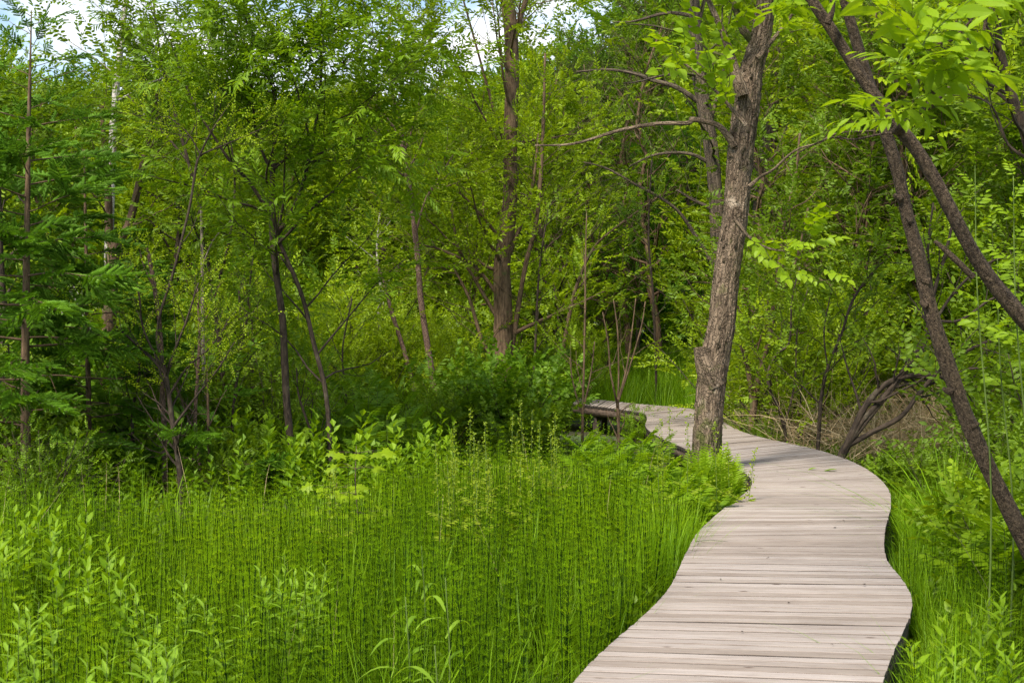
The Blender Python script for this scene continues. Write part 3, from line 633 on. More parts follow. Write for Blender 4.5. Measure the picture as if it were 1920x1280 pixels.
# willow
simple('forked_willow', 'slender dark willow with two trunks and feathery narrow leaves, beyond the horsetails', 'tree', 15.5,
       [(556, 905, 16), (548, 850, 15), (538, 760, 14), (534, 680, 14), (530, 600, 13), (519, 520, 13), (511, 440, 13), (510, 350, 10), (513, 300, 9), (518, 200, 7), (505, 150, 6), (480, 80, 5), (450, 10, 4), (430, -60, 3)], M['bark_dark'], 24,
       [[(619, 885, 10), (617, 800, 9), (608, 720, 9), (590, 650, 9), (568, 560, 8), (540, 490, 8), (517, 440, 8)],
        [(516, 445, 10), (545, 400, 8), (566, 350, 7), (584, 275, 7), (597, 200, 6), (603, 120, 5), (600, 60, 4), (607, -60, 3)],
        [(512, 410, 9), (470, 345, 7), (430, 300, 6), (405, 262, 5), (375, 215, 4), (345, 150, 3), (320, 80, 3)],
        [(512, 330, 6), (480, 250, 5), (470, 150, 4), (440, 60, 3)], [(575, 300, 5), (640, 270, 4), (690, 255, 3)], [(586, 280, 5), (560, 180, 4), (530, 90, 3)], [(598, 180, 5), (650, 110, 4), (700, 60, 3)]],
       dict(nb=17, t0=.42, L=(1.35, .9), ang=58, rmin=.004, trop=.03), dict(nb=5, t0=.2, L=(.5, .35), ang=48, rmin=.0025), 'willow', 'willow', dict(step=.105, t0=.15, size=1.08, zmin=2.1, keep=.9))
simple('twin_stem_willow', 'smaller wispy willow with narrow leaves, its crown filling the gap beside the birch', 'tree', 17.5,
       [(430, 900, 10), (425, 760, 9), (400, 560, 8), (372, 380, 7), (330, 220, 6), (300, 100, 5), (285, -20, 3)], M['bark_dark'], 25,
       [[(400, 560, 6), (430, 450, 5), (440, 330, 4), (420, 180, 3), (415, 60, 3)], [(350, 300, 5), (290, 230, 4), (240, 180, 3)], [(425, 740, 5), (455, 640, 4), (470, 520, 3), (480, 430, 2)]],
       dict(nb=16, t0=.35, L=(1.3, .9), ang=58, rmin=.004, trop=.03), dict(nb=4, t0=.2, L=(.5, .35), ang=48, rmin=.0025), 'willow', 'mid', dict(step=.12, t0=.2, zmin=1.9, keep=.9))
# tall thin bush
simple('many_stemmed_bush', 'open twiggy bush with stems fanning from a reddish trunk and tiny yellow leaves', 'shrub', 14.3,
       [(345, 965, 13), (340, 910, 12), (334, 860, 11), (326, 810, 10), (318, 750, 9), (311, 700, 9)], M['bark_dark'], 26,
       [[(311, 702, 7), (285, 672, 6), (250, 640, 5), (205, 600, 3)], [(312, 700, 7), (295, 640, 6), (300, 590, 5), (322, 520, 5), (343, 440, 5), (357, 380, 5), (368, 310, 5), (376, 288, 4), (395, 250, 3), (430, 195, 2)],
        [(376, 290, 3), (352, 250, 3), (315, 218, 2)], [(376, 290, 3), (430, 268, 3), (500, 238, 2)], [(314, 700, 6), (330, 650, 5), (350, 600, 4), (372, 530, 3)], [(318, 740, 5), (350, 690, 4), (395, 650, 3), (430, 600, 2)],
        [(311, 702, 5), (270, 620, 4), (262, 560, 3), (255, 510, 2)], [(325, 800, 6), (370, 740, 4), (410, 690, 3), (440, 640, 2)]],
       dict(nb=10, t0=.3, L=(.7, .4), ang=45, rmin=.003), dict(nb=4, t0=.2, L=(.32, .22), ang=45, rmin=.002), 'tiny', 'yellow', dict(step=.10, t0=.1, zmin=1.2, keep=.75))
# birch and the fork in front of it
simple('birch', 'white-barked birch reaching up to the sky between the spruce and the willow', 'tree', 21,
       [(196, 840, 20), (200, 600, 18), (206, 420, 16), (210, 300, 14), (213, 220, 13), (219, 150, 12), (226, 90, 11), (236, 0, 10), (246, -120, 7), (250, -260, 4)], M['bark_birch'], 27, [],
       dict(nb=18, t0=.4, L=(1.7, 1.2), ang=52, rmin=.005, trop=.02, rr=.24), dict(nb=4, t0=.2, L=(.6, .4), ang=45, rmin=.003), 'ovate', 'mid', dict(step=.24, t0=.2, size=1.25, zmin=3.2, keep=.8))
simple('brown_forked_tree', 'stout brown trunk forking at head height in front of the birch', 'tree', 18,
       [(192, 900, 32), (198, 780, 30), (202, 650, 28), (208, 540, 25), (215, 465, 23), (240, 425, 15), (256, 365, 14), (268, 310, 13), (282, 240, 9), (300, 150, 5)], M['bark_brown'], 28,
       [[(213, 480, 18), (204, 430, 16), (203, 370, 15), (198, 300, 12), (190, 200, 7)]],
       dict(nb=9, t0=.5, L=(1.2, .9), ang=55, rmin=.004, rr=.24), dict(nb=4, t0=.2, L=(.5, .35), ang=45, rmin=.003), 'ovate', 'mid', dict(step=.22, t0=.2, zmin=2.6, size=1.1))
# reddish dead and half dead stems
simple('scaly_pink_tree', 'thin leaning tree with scaly pinkish bark and a pale yellow-green top', 'tree', 22,
       [(822, 815, 12), (816, 740, 12), (802, 650, 12), (789, 560, 11), (781, 460, 11), (768, 350, 9), (758, 290, 8), (748, 220, 7), (735, 170, 5), (728, 90, 4), (735, 20, 3)], M['bark_pink'], 29,
       [[(779, 440, 4), (800, 370, 4), (850, 290, 2)], [(765, 330, 4), (745, 250, 3), (700, 190, 2)], [(757, 290, 4), (785, 200, 4), (800, 110, 3), (810, 50, 2)]],
       dict(nb=14, t0=.45, L=(1.3, 1.0), ang=52, rmin=.004), dict(nb=5, t0=.2, L=(.55, .4), ang=45, rmin=.003), 'fine', 'yellow', dict(step=.18, t0=.2, size=1.3, zmin=3.4, keep=.9))
simple('broken_pink_stem', 'short broken stem with flaking pink bark, leaning beside the taller scaly one', 'dead tree', 22,
       [(783, 815, 9), (775, 725, 9), (757, 655, 8), (736, 590, 8), (716, 520, 7), (700, 488, 5)], M['bark_pink'], 30)
simple('white_sapling', 'very thin crooked white birch stem among the grass in the middle distance', 'tree', 24,
       [(704, 780, 6), (709, 680, 6), (713, 630, 5), (710, 590, 6), (714, 545, 5), (707, 470, 4), (712, 400, 3)], M['bark_birch'], 31, [], dict(nb=6, t0=.5, L=(.9, .6), ang=45), None, 'fine', 'yellow', dict(step=.25, size=1.3))
simple('red_dead_snag', 'dead reddish snag with peeling bark broken off above the twiggy bush', 'dead tree', 15,
       [(310, 900, 11), (306, 760, 10), (300, 620, 9), (290, 540, 9), (281, 490, 8), (276, 465, 4)], M['bark_pink'], 32, [[(291, 545, 3), (270, 500, 2), (262, 470, 1)]])
simple('grey_dead_pole', 'bare grey pole of a dead tree between the twiggy bush and the willow', 'dead tree', 17,
       [(384, 880, 8), (383, 760, 8), (380, 600, 7), (379, 480, 6), (377, 388, 4)], M['wood_dead'], 33, [[(379, 500, 3), (400, 450, 2), (440, 405, 1)]])
# saplings by the far bend of the boardwalk
simple('fan_sapling', 'vase-shaped sapling with bare reddish stems in front of the far boardwalk bend', 'sapling', 18.5,
       [(1160, 835, 7), (1160, 800, 6), (1158, 762, 6), (1158, 745, 5)], M['bark_brown'], 34,
       [[(1158, 760, 4), (1145, 700, 3.5), (1140, 640, 3), (1130, 585, 2)], [(1159, 755, 4), (1160, 690, 3.5), (1158, 620, 3), (1150, 560, 2)], [(1159, 750, 4), (1175, 690, 4), (1185, 620, 3), (1192, 560, 2)], [(1160, 750, 4), (1183, 680, 3), (1203, 610, 2.6), (1210, 565, 2)]],
       dict(nb=6, t0=.3, L=(.45, .3), ang=45, rmin=.002, trop=.08), None, 'ovate', 'mid', dict(step=.13, t0=.3, size=.75, zmin=1.9))
simple('slim_sapling', 'slim upright sapling rising where the boardwalk disappears into the thicket', 'sapling', 19,
       [(1092, 840, 6), (1093, 760, 5), (1095, 680, 4), (1097, 580, 4), (1098, 480, 3), (1100, 400, 2)], M['bark_brown'], 35,
       [[(1093, 770, 4), (1108, 700, 3), (1115, 640, 2)], [(1092, 780, 3), (1075, 720, 3), (1068, 670, 2)]],
       dict(nb=9, t0=.3, L=(.6, .35), ang=50, rmin=.002), None, 'ovate', 'mid', dict(step=.14, t0=.2, size=.8, zmin=1.4))
for k, (pts, lab, mt) in enumerate([
    ([(440, 910, 6), (436, 780, 5), (452, 650, 5), (448, 540, 4)], 'thin dark pole-like sapling just beside the forked willow base', 'bark_dark'),
    ([(478, 905, 5), (470, 780, 5), (475, 640, 4), (460, 520, 3)], 'crooked thin sapling between the grey pole and the willow', 'bark_brown'),
    ([(398, 930, 8), (372, 860, 8), (366, 780, 7), (374, 640, 6), (370, 540, 4)], 'dark slanting young stem close beside the twiggy bush', 'bark_pink'),
    ([(640, 850, 4), (650, 760, 4), (642, 660, 3), (660, 560, 3)], 'wispy sapling just past the second willow trunk', 'bark_dark'),
    ([(255, 900, 6), (248, 780, 6), (262, 690, 5), (250, 600, 4)], 'thin stem in the shade between spruce and twiggy bush', 'bark_dark'),
    ([(598, 900, 6), (602, 860, 5), (580, 800, 5), (560, 740, 4), (556, 690, 3)], 'kinked thin stem between the two willow trunks', 'bark_dark'),
    ([(175, 880, 9), (178, 800, 8), (166, 720, 8), (170, 640, 7), (160, 560, 5)], 'greyish young birch stem in the gloom behind the spruce', 'bark_birch'),
    ([(12, 900, 22), (10, 760, 20), (6, 600, 18), (0, 480, 14), (-4, 300, 8)], 'dark thick trunk at the edge behind the tall spruce', 'bark_dark'),
    ([(1000, 770, 6), (1004, 640, 5), (1012, 500, 4), (1030, 380, 3)], 'thin stem close beside the straight dark tree', 'bark_dark'),
    ([(1050, 700, 8), (1066, 600, 8), (1080, 540, 7), (1110, 470, 5), (1150, 430, 4), (1240, 365, 3)], 'leaning stem with a long bare bough pointing at the shaggy-barked tree', 'bark_brown'),
    ([(1230, 700, 5), (1225, 560, 5), (1216, 440, 4), (1222, 300, 3)], 'thin straight stem before the soft green larch', 'bark_dark'),
]):
    Yk = [16.5, 18, 15, 19, 16, 16, 18.5, 17, 22, 27, 26][k]
    simple('young_stem', lab, 'sapling', Yk, pts, M[mt], 60 + k, [], dict(nb=9, t0=.35, L=(.8, .5), ang=52, rmin=.002), dict(nb=3, t0=.2, L=(.35, .25), ang=45, rmin=.002),
           ['ovate', 'fine', 'fine', 'ovate'][k % 4], ['mid', 'willow', 'deep', 'yellow'][k % 4], dict(step=.18, t0=.2, size=.95, zmin=1.0, keep=.7), sides=8, group='slender young stems in the thicket')

# leaning trunks on the right
YD = 7.6
T_ = Tree('leaning_trunk_tree', 'dark lichened trunk leaning steeply over the horsetails beside the boardwalk', 'tree', down((2010, 1250), YD), M['bark_lichen'], 41)
trD = T_.trunk([(2020, 1330, 38.3), (1985, 1180, 35.3), (1938, 1050, 33.1), (1895, 960, 31.6), (1850, 870, 30.2), (1815, 790, 28.7), (1788, 715, 28.0), (1762, 640, 27.2), (1740, 560, 25.8), (1722, 480, 24.3), (1700, 400, 22.8), (1682, 320, 22.1), (1658, 240, 20.6), (1628, 150, 19.9), (1600, 60, 19.1), (1578, -20, 17.7), (1560, -140, 14.7), (1550, -320, 8.8)], YD, 28, 10, rough=.2)
for (x, y, r_) in ((1692, 612 + 60, 9), (1712, 498, 8), (1800, 735, 9), (1742, 585, 7)): pass
for kx, ky, dx in ((1741, 528, -12), (1737, 572, -10), (1784, 735, -14), (1700, 415, 10), (1820, 800, 13), (1690, 372, -12)):
    T_.limb([(kx + (0 if dx < 0 else 0), ky, 16), (kx + dx * .7, ky - 3, 12), (kx + dx * 1.15, ky - 8, 6)], YD - .03, 8, 3, False, 'branch_stub')
T_.sprout((trD[0][-30:], trD[1][-30:]), 8, 5, True, L=(1.2, .8), ang=55, rmin=.005)
for q in list(T_.br): T_.sprout(q, 4, 3, True, t0=.3, L=(.5, .3), ang=50, rmin=.003)
T_.crown('ash', 'bright', step=.2, t0=.3, keep=.8); T_.done()
T_ = Tree('crossing_trunk_tree', 'dark curved trunk crossing the leaning one, with walnut-like leaves at the crossing', 'tree', down((2240, 1250), 6.6), M['bark_lichen'], 42)
trE = T_.trunk([(2240, 1440, 39.3), (2150, 1150, 36.5), (2080, 880, 33.7), (2000, 690, 30.9), (1920, 598, 28.8), (1862, 530, 26.6), (1822, 470, 25.3), (1785, 400, 23.9), (1752, 335, 23.1), (1715, 275, 23.9), (1684, 238, 23.9), (1640, 180, 21.8), (1598, 120, 21.1), (1562, 60, 21.1), (1522, 0, 20.3), (1490, -60, 18.3), (1450, -180, 14.0), (1440, -330, 8.5)], 6.6, 28, 10, rough=.2)
l1 = T_.limb([(1680, 245, 20, 6.6), (1705, 222, 15, 6.4), (1738, 200, 14, 6.2), (1755, 182, 10, 6.1), (1725, 140, 7, 5.8), (1698, 98, 6, 5.4), (1690, 60, 4, 5.1)], 6.6, leafy=False)
l2 = T_.limb([(1745, 200, 9, 6.2), (1790, 155, 8, 6.2), (1828, 120, 8, 6.2), (1842, 80, 7, 6.1), (1852, 25, 6, 6.1), (1880, -10, 5, 6.1)], 6.2, leafy=False)
l3 = T_.limb([(1552, 45, 14), (1560, 20, 12), (1562, -30, 10)], 6.5, leafy=False, part='branch_stub')
l4 = T_.limb([(1825, 520, 12), (1795, 490, 12), (1768, 465, 10), (1752, 452, 6)], 6.5, leafy=False, part='branch_stub')
l5 = T_.limb([(1690, 248, 6), (1650, 252, 4), (1600, 262, 4), (1560, 258, 3), (1500, 285, 2.5), (1460, 320, 2)], 6.9, leafy=False)
l6 = T_.limb([(1885, -40, 5), (1800, 60, 4), (1740, 90, 3)], 6.1, leafy=False, part=None)
mb = MB()
rl = np.random.default_rng(77)
def leaf_shoot(mb, tip, n, size, spread=.5, kind='ash', droop=-.1, up=.25):
    D, T, S, Nn = [], [], [], []
    for k in range(n):
        a = rl.random() * 6.28; e = (.35 + .65 * rl.random()) * spread
        D.append((math.cos(a) * e, math.sin(a) * e, 1 - e + droop + rl.normal() * .15)); T.append(tip + rl.normal(size=3) * .02); S.append(size * (.8 + .4 * rl.random())); Nn.append(A_((0, -.3, 1)) + rl.normal(size=3) * up)
    kk = rl.integers(0, 3, n); D, T, S, Nn = map(A_, (D, T, S, Nn))
    for q in range(3):
        m_ = kk == q
        if m_.any(): mb.tile(SP[kind][q], frames(D[m_], Nn[m_], S[m_]), T[m_], rl.random(m_.sum()) * .5 + .5)
for (x, y, Yk, n, s_) in ((1700, 120, 5.2, 6, 1.0), (1760, 110, 5.3, 3, 1.0), (1745, 60, 5.1, 3, 1.1), (1735, 150, 5.5, 6, 1.05), (1690, 195, 5.4, 6, 1.0), (1775, 165, 5.5, 4, 1.0), (1645, 225, 5.8, 3, .9), (1730, 85, 5.0, 6, 1.15),
                        (1850, 30, 6.1, 4, .9), (1790, 60, 5.9, 3, .95), (1560, -10, 6.3, 3, .9), (1490, 5, 6.4, 4, .9), (1450, 30, 6.6, 3, .85)):
    leaf_shoot(mb, px(x, y, Yk), n, s_, spread=1.0, droop=-.05, up=.6)
mb.build('crown', M['bright'], T_.o, T_.base)
T_.sprout((trE[0][-40:], trE[1][-40:]), 8, 5, True, L=(1.0, .8), ang=55, rmin=.005)
T_.crown('ash', 'bright', 'upper_crown', step=.2, t0=.3, keep=.8); T_.done()
# third trunk at the right edge
simple('edge_trunk_tree', 'thin dark trunk slanting in at the corner above the leaning trunks', 'tree', 12.5,
       [(2010, 700, 18), (1965, 450, 17), (1935, 310, 16), (1912, 220, 16), (1893, 160, 15), (1875, 90, 14), (1868, 20, 12), (1850, -80, 8)], M['bark_dark'], 43,
       [[(1880, 110, 7), (1840, 80, 6), (1790, 75, 4), (1740, 95, 2)], [(1930, 300, 7), (1890, 270, 5), (1860, 200, 4), (1810, 175, 3)]],
       dict(nb=12, t0=.3, L=(1.3, .9), ang=55, rmin=.004), dict(nb=4, t0=.2, L=(.5, .35), ang=48, rmin=.0025), 'ovate', 'yellow', dict(step=.2, t0=.2, size=1.0, keep=.8))

# ash shoots at the right edge (upright, compound leaves)
for k, (x, y, Yk, n, s_, lab) in enumerate(((1828, 310, 7.5, 10, .62, 'bright ash shoot with pointed leaflets beside the leaning trunk'), (1900, 330, 7.2, 12, .62, 'tallest ash shoot with a bronze tip at the picture edge'),
                                   (1870, 480, 7.8, 12, .62, 'lower spray of ash leaflets in front of the leaning trunk'), (1935, 420, 7.4, 12, .66, 'ash shoot crowded against the others beside the crossing trunk'))):
    top = px(x, y, Yk); base = A_((top[0] + .12, Yk + .1, 0.0)); T_ = Tree('ash_shoot', lab, 'sapling', base, M['green_stem'], 80 + k, 'ash shoots beside the leaning trunks')
    Pp, Rp = smoothpath(A_([base, base * .6 + top * .4 + (.05, 0, 0), base * .25 + top * .75, top]), A_([.006, .005, .004, .002]), 6); tube(T_.wood, Pp, Rp, 6)
    mb = MB(); D, T, S, Nn = [], [], [], []
    for q in range(n):
        f = .62 + .38 * q / (n - 1); i = min(int(f * (len(Pp) - 1)), len(Pp) - 1); a = q * 1.57 + (q // 2) * .7; e = math.radians(70 - 45 * (f - .62) / .38)
        D.append((math.cos(a) * math.sin(e), math.sin(a) * math.sin(e), math.cos(e))); T.append(Pp[i]); S.append(s_ * (1.5 - .9 * (f - .62) / .38)); Nn.append((0, -.35, 1))
    D, T, S, Nn = map(A_, (D, T, S, Nn))
    for q in range(3): m_ = np.arange(n) % 3 == q; mb.tile(SP['ash'][q], frames(D[m_], Nn[m_], S[m_]), T[m_], rl.random(m_.sum()) * .5 + .4)
    mb.build('foliage', M['bright'], T_.o, T_.base); T_.done('stem')

# arching bush with bent stems
simple('arching_bush', 'bush with thick bent stems arching over the dry reeds beside the boardwalk', 'shrub', 16.0,
       [(1575, 865, 16.6), (1590, 830, 15.5), (1606, 795, 13.3), (1622, 762, 12.2), (1658, 722, 11.1), (1700, 706, 10.0), (1745, 702, 7.8), (1800, 722, 5.5)], M['bark_dark'], 44,
       [[(1580, 855, 13.3), (1612, 795, 12.2), (1650, 752, 11.1), (1692, 700, 11.1), (1724, 650, 11.1), (1743, 605, 10.0), (1752, 545, 7.8), (1772, 480, 6.6), (1790, 400, 4.4)],
        [(1590, 835, 11.1), (1640, 808, 10.0), (1690, 780, 8.9), (1725, 735, 8.9), (1765, 690, 7.8), (1810, 660, 6.6), (1870, 635, 5.5), (1940, 640, 3.3)],
        [(1586, 840, 10.0), (1640, 770, 8.9), (1700, 695, 8.9), (1735, 640, 8.9), (1748, 560, 6.6), (1740, 470, 5.5), (1750, 380, 3.3)],
        [(1735, 640, 6.6), (1780, 560, 5.5), (1840, 500, 4.4), (1890, 480, 2.2)], [(1745, 600, 5.5), (1800, 600, 5.5), (1860, 560, 4.4), (1920, 545, 2.2)], [(1700, 706, 6.6), (1770, 705, 5.5), (1830, 690, 4.4), (1900, 700, 2.2)]],
       dict(nb=9, t0=.45, L=(.9, .6), ang=50, rmin=.003), dict(nb=3, t0=.2, L=(.4, .25), ang=45, rmin=.002), 'ovate', 'mid', dict(step=.2, t0=.3, size=.9, zmin=1.3, keep=.55))
simple('curved_stem_bush', 'single dark curving stem with small leaves at the edge of the boardwalk', 'shrub', 16.8,
       [(1533, 855, 8), (1536, 800, 7), (1540, 745, 7), (1552, 690, 6), (1578, 625, 5), (1598, 565, 5), (1632, 515, 4), (1668, 480, 3)], M['bark_dark'], 45,
       [[(1552, 690, 3), (1545, 620, 3), (1560, 540, 2)], [(1580, 620, 3), (1620, 590, 2), (1650, 560, 2)]], dict(nb=9, t0=.3, L=(.8, .5), ang=50, rmin=.002), dict(nb=3, t0=.2, L=(.35, .25), ang=45, rmin=.002), 'ovate', 'mid', dict(step=.16, size=.85, keep=.8, zmin=1.0))
simple('leaning_brown_tree', 'brown leaning young tree at the inner bend of the boardwalk with a crooked top', 'tree', 18.8,
       [(1409, 810, 14), (1414, 760, 12), (1424, 700, 11), (1440, 640, 11), (1449, 590, 10), (1457, 520, 8), (1466, 460, 7), (1474, 400, 6), (1490, 340, 5), (1500, 250, 4)], M['bark_brown'], 46,
       [[(1412, 775, 10), (1406, 715, 9), (1394, 660, 8), (1378, 612, 7), (1370, 590, 5)], [(1450, 590, 6), (1475, 530, 5), (1495, 480, 4), (1515, 390, 3)], [(1441, 640, 5), (1440, 560, 4), (1432, 500, 3)]],
       dict(nb=12, t0=.35, L=(1.1, .8), ang=55, rmin=.003), dict(nb=4, t0=.2, L=(.45, .3), ang=45, rmin=.002), 'ovate', 'mid', dict(step=.17, size=1.0, keep=.85, zmin=1.5))
simple('dark_twisted_bush', 'dark twisted low bush between the leaning young tree and the dry reeds', 'shrub', 17.8,
       [(1475, 830, 7), (1462, 770, 6), (1445, 735, 6), (1440, 700, 6), (1455, 665, 5), (1480, 640, 4), (1485, 560, 3), (1500, 500, 2)], M['bark_dark'], 47,
       [[(1470, 800, 4), (1490, 720, 4), (1495, 620, 3), (1515, 540, 2)]], dict(nb=10, t0=.2, L=(.8, .5), ang=50, rmin=.002), dict(nb=3, t0=.2, L=(.35, .25), ang=45, rmin=.002), 'ovate', 'mid', dict(step=.16, size=.9, keep=.8, zmin=.7))

# ------------------------------------------------------------------ conifers
def conifer(name, label, Y, pts, seed, bark, kind, mat, Lb, z0, zf, per_m=11, droop=-.02, trop=-.015, group=None, sz=1.0, bare=3, zleaf=0.0, inner=.25, nb2=5, raw=None, top_L=.12):
    T = Tree(name, label, 'conifer', down(pts[0], Y) if raw is None else A_((0, 0, 0)), bark, seed, group); rng = T.rng
    if raw is None:
        g0 = px(pts[0][0], pts[0][1], Y)
        if g0[2] > .05: pts = [(pts[0][0], 560 + 5734 / Y + 15, pts[0][2] * 1.1)] + list(pts)
        P, R = T.trunk(pts, Y, 10)
    else:
        P, R = raw; tube(T.wood, P, R, 8, rough=.1)
    H = P[-1, 2]; br = []
    n = int((H - z0) * per_m)
    for k in range(n):
        z = z0 + (H - z0) * (k + rng.random()) / n; i = min(max(int(np.searchsorted(P[:, 2], z)), 1), len(P) - 1)
        u = (z - P[i - 1, 2]) / (P[i, 2] - P[i - 1, 2] + 1e-9); p = P[i - 1] * (1 - u) + P[i] * u
        a = k * 2.4 + rng.normal() * .5; f = (z - z0) / (H - z0); ln = (Lb * (1 - f) ** .8 + top_L) * (.7 + .5 * rng.random())
        if z < zf: ln *= .8
        d = A_((math.cos(a), math.sin(a), .05 + .5 * f ** 2)); Q = [p]; st = ln / 7
        for q in range(7):
            d = nrm(d + (0, 0, trop + (.03 if q > 4 else 0)) + rng.normal(size=3) * .05); Q.append(Q[-1] + d * st)
        Rr = np.linspace(max(.004, .011 * ln), .002, 8); Q = A_(Q); tube(T.wood, Q, Rr, 4)
        dead = z < zf and rng.random() < .55
        if not dead: br.append((Q, Rr, ln, f))
        elif rng.random() < .8: 
            for b in grow(rng, Q, Rr, 4, .2, 1, (.3, .2), 45, -.02, .1, 4, .5, .0015): tube(T.wood, b[0], b[1], 3)
    leafy = []
    for Q, Rr, ln, f in br:
        leafy.append((Q[int(len(Q) * inner):], Rr[int(len(Q) * inner):]))
        if ln > .5:
            for b in grow(rng, Q, Rr, int(nb2 * ln + 2), .25, .95, (.5 * ln * .55, .16), 50, droop, .06, 5, .5, .002, flat=.85): tube(T.wood, b[0], b[1], 3); leafy.append(b)
    mb = MB(); zt = z0 + (H - z0) * .72
    for sel, k_ in (([q for q in leafy if q[0][0, 2] < zt], 1.0), ([q for q in leafy if q[0][0, 2] >= zt], .6)):
        put_sprays(rng, mb, SP[kind], sel, step=.17 * sz * k_, t0=.15, size=sz * k_, up=.45, mixdir=.68, flatten=.3, zmin=zleaf or None, vs=.8)
    mb.build('crown', M[mat], T.o, T.base)
    return T.done('trunk') if True else None
conifer('spruce', 'tall dark green spruce with layered boughs and a bare reddish lower trunk', 14.3,
        [(50, 965, 20), (48, 800, 18), (47, 700, 16), (49, 560, 14), (51, 400, 11), (54, 230, 8), (57, 110, 4), (59, 20, 2)], 51, M['bark_brown'], 'spruce', 'spruce', 1.55, .35, 1.5, 13, zleaf=.5, sz=1.05)
conifer('spruce', 'smaller spruce just past the tall one, its boughs tipped with fresh green', 15.8,
        [(168, 930, 12), (166, 760, 10), (163, 560, 8), (160, 400, 5), (158, 280, 2)], 52, M['bark_brown'], 'spruce', 'spruce', 1.05, .5, 1.1, 11, zleaf=.5)
conifer('spruce', 'low broad young spruce in the shade at the foot of the twiggy bush', 14.9,
        [(395, 960, 8), (392, 860, 7), (390, 760, 5), (388, 690, 2)], 53, M['bark_brown'], 'spruce', 'spruce', .7, .4, .4, 9)
conifer('soft_larch', 'soft rich-green larch with flat drooping boughs and a thin dark trunk behind the boardwalk', 37,
        [(1298, 715, 10), (1296, 600, 9), (1293, 480, 8), (1290, 380, 6), (1288, 280, 4), (1287, 180, 2)], 54, M['bark_dark'], 'larch', 'larch', 3.1, 2.2, 1.2, 10, droop=-.05, trop=-.02, sz=1.25)
conifer('soft_larch', 'second larch, dimmer, filling the space beside the trunk of the first', 41,
        [(1195, 700, 9), (1198, 560, 8), (1200, 450, 6), (1202, 350, 3)], 55, M['bark_dark'], 'larch', 'larch', 3.0, 1.9, .9, 9, droop=-.05, trop=-.02, sz=1.35)

# ------------------------------------------------------------------ woodland trees and bushes: prototypes, then copies
HID = []
def proto_tree(cat, H, seed, bark, kind, mat, nb=30, nb2=7, z0=.12, L=(2.6, 1.0), ang=58, step=.38, size=1.0, r=.11, trop=.07, keep=.9, sprt=.2, up=.5, lean=.3, name='broadleaf_tree'):
    T = Tree(name, None, cat, (0, 0, 0), bark, seed); rng = T.rng
    n = 12; P = A_([(lean * math.sin(i * .5 + seed), lean * math.cos(i * .37 + seed * 2), H * i / (n - 1)) for i in range(n)]); P = P - P[0] * (1, 1, 0); P[:, :2] += rng.normal(size=(n, 2)) * .03 * H / 10 * np.arange(n)[:, None] / 3
    R = np.linspace(r, .015, n); R[0] *= 1.25; P[0, 2] = -.3
    tube(T.wood, P, R, 9, rough=.12, seed=seed)
    for b in T.sprout((P, R), nb, 4, True, t0=z0, t1=.98, L=L, ang=ang, trop=trop, rmin=.008, az=seed): T.sprout(b, nb2, 3, True, t0=.15, L=(L[0] * .42, L[0] * .22), ang=48, rmin=.004, seg=4)
    T.crown(kind, mat, step=step, t0=sprt, size=size, up=up, keep=keep, vs=.7); T.done(); return T.o
def proto_bush(H, W, seed, kind, mat, nst=11, nb=7, step=.2, size=1.0, bark='bark_dark', name='leafy_bush', up=.4, keep=.9, nb2=0):
    T = Tree(name, None, 'bush', (0, 0, 0), M[bark], seed); rng = T.rng
    for k in range(nst):
        a = k * 2.4; e = math.radians(8 + 34 * rng.random()); ln = H * (.7 + .35 * rng.random()); d = A_((math.cos(a) * math.sin(e) * W, math.sin(a) * math.sin(e) * W, math.cos(e)))
        Q = [A_((math.cos(a) * .08, math.sin(a) * .08, -.1))]
        for q in range(7): d = nrm(d + rng.normal(size=3) * .08 + (0, 0, .03)); Q.append(Q[-1] + d * ln / 7)
        st = (A_(Q), np.linspace(.014, .004, 8)); tube(T.wood, *st, 5); T.br.append((st[0][2:], st[1][2:]))
        for b in T.sprout(st, nb, 3, True, t0=.2, L=(H * .36, H * .18), ang=52, rmin=.002, seg=4):
            if nb2: T.sprout(b, nb2, 3, True, t0=.2, L=(H * .18, H * .1), ang=50, rmin=.002, seg=3)
    T.crown(kind, mat, 'foliage', step=step, t0=.1, size=size, up=up, keep=keep, vs=.6); T.done('stems'); return T.o

PT = {
    'ygreen': proto_tree('tree', 9, 101, M['bark_dark'], 'farfine', 'yellow', nb=44, nb2=8, L=(2.3, .9), step=.30),
    'ygreen2': proto_tree('tree', 9, 102, M['bark_brown'], 'far', 'yellow', nb=40, nb2=7, L=(2.0, .8), step=.34),
    'green': proto_tree('tree', 10, 103, M['bark_grey'], 'far', 'mid', nb=46, nb2=8, L=(2.6, 1.0), step=.32),
    'green2': proto_tree('tree', 10, 104, M['bark_brown'], 'farfine', 'mid', nb=44, nb2=8, L=(2.4, 1.0), step=.30),
    'deep': proto_tree('tree', 10, 105, M['bark_dark'], 'far', 'deep', nb=48, nb2=8, L=(2.6, 1.0), step=.30),
    'high': proto_tree('tree', 14, 106, M['bark_grey'], 'far', 'mid', nb=34, nb2=8, z0=.42, L=(3.2, 1.2), step=.32, r=.17),
    'pine': proto_tree('pine', 13, 107, M['bark_brown'], 'farneedle', 'pine', nb=56, nb2=6, z0=.25, L=(2.6, .8), ang=80, step=.32, trop=.0, r=.15, name='pine_tree'),
    'bare': proto_tree('tree', 9, 108, M['bark_brown'], 'farfine', 'mid', nb=40, nb2=9, z0=.2, L=(2.2, .9), step=.9, keep=.35),
}
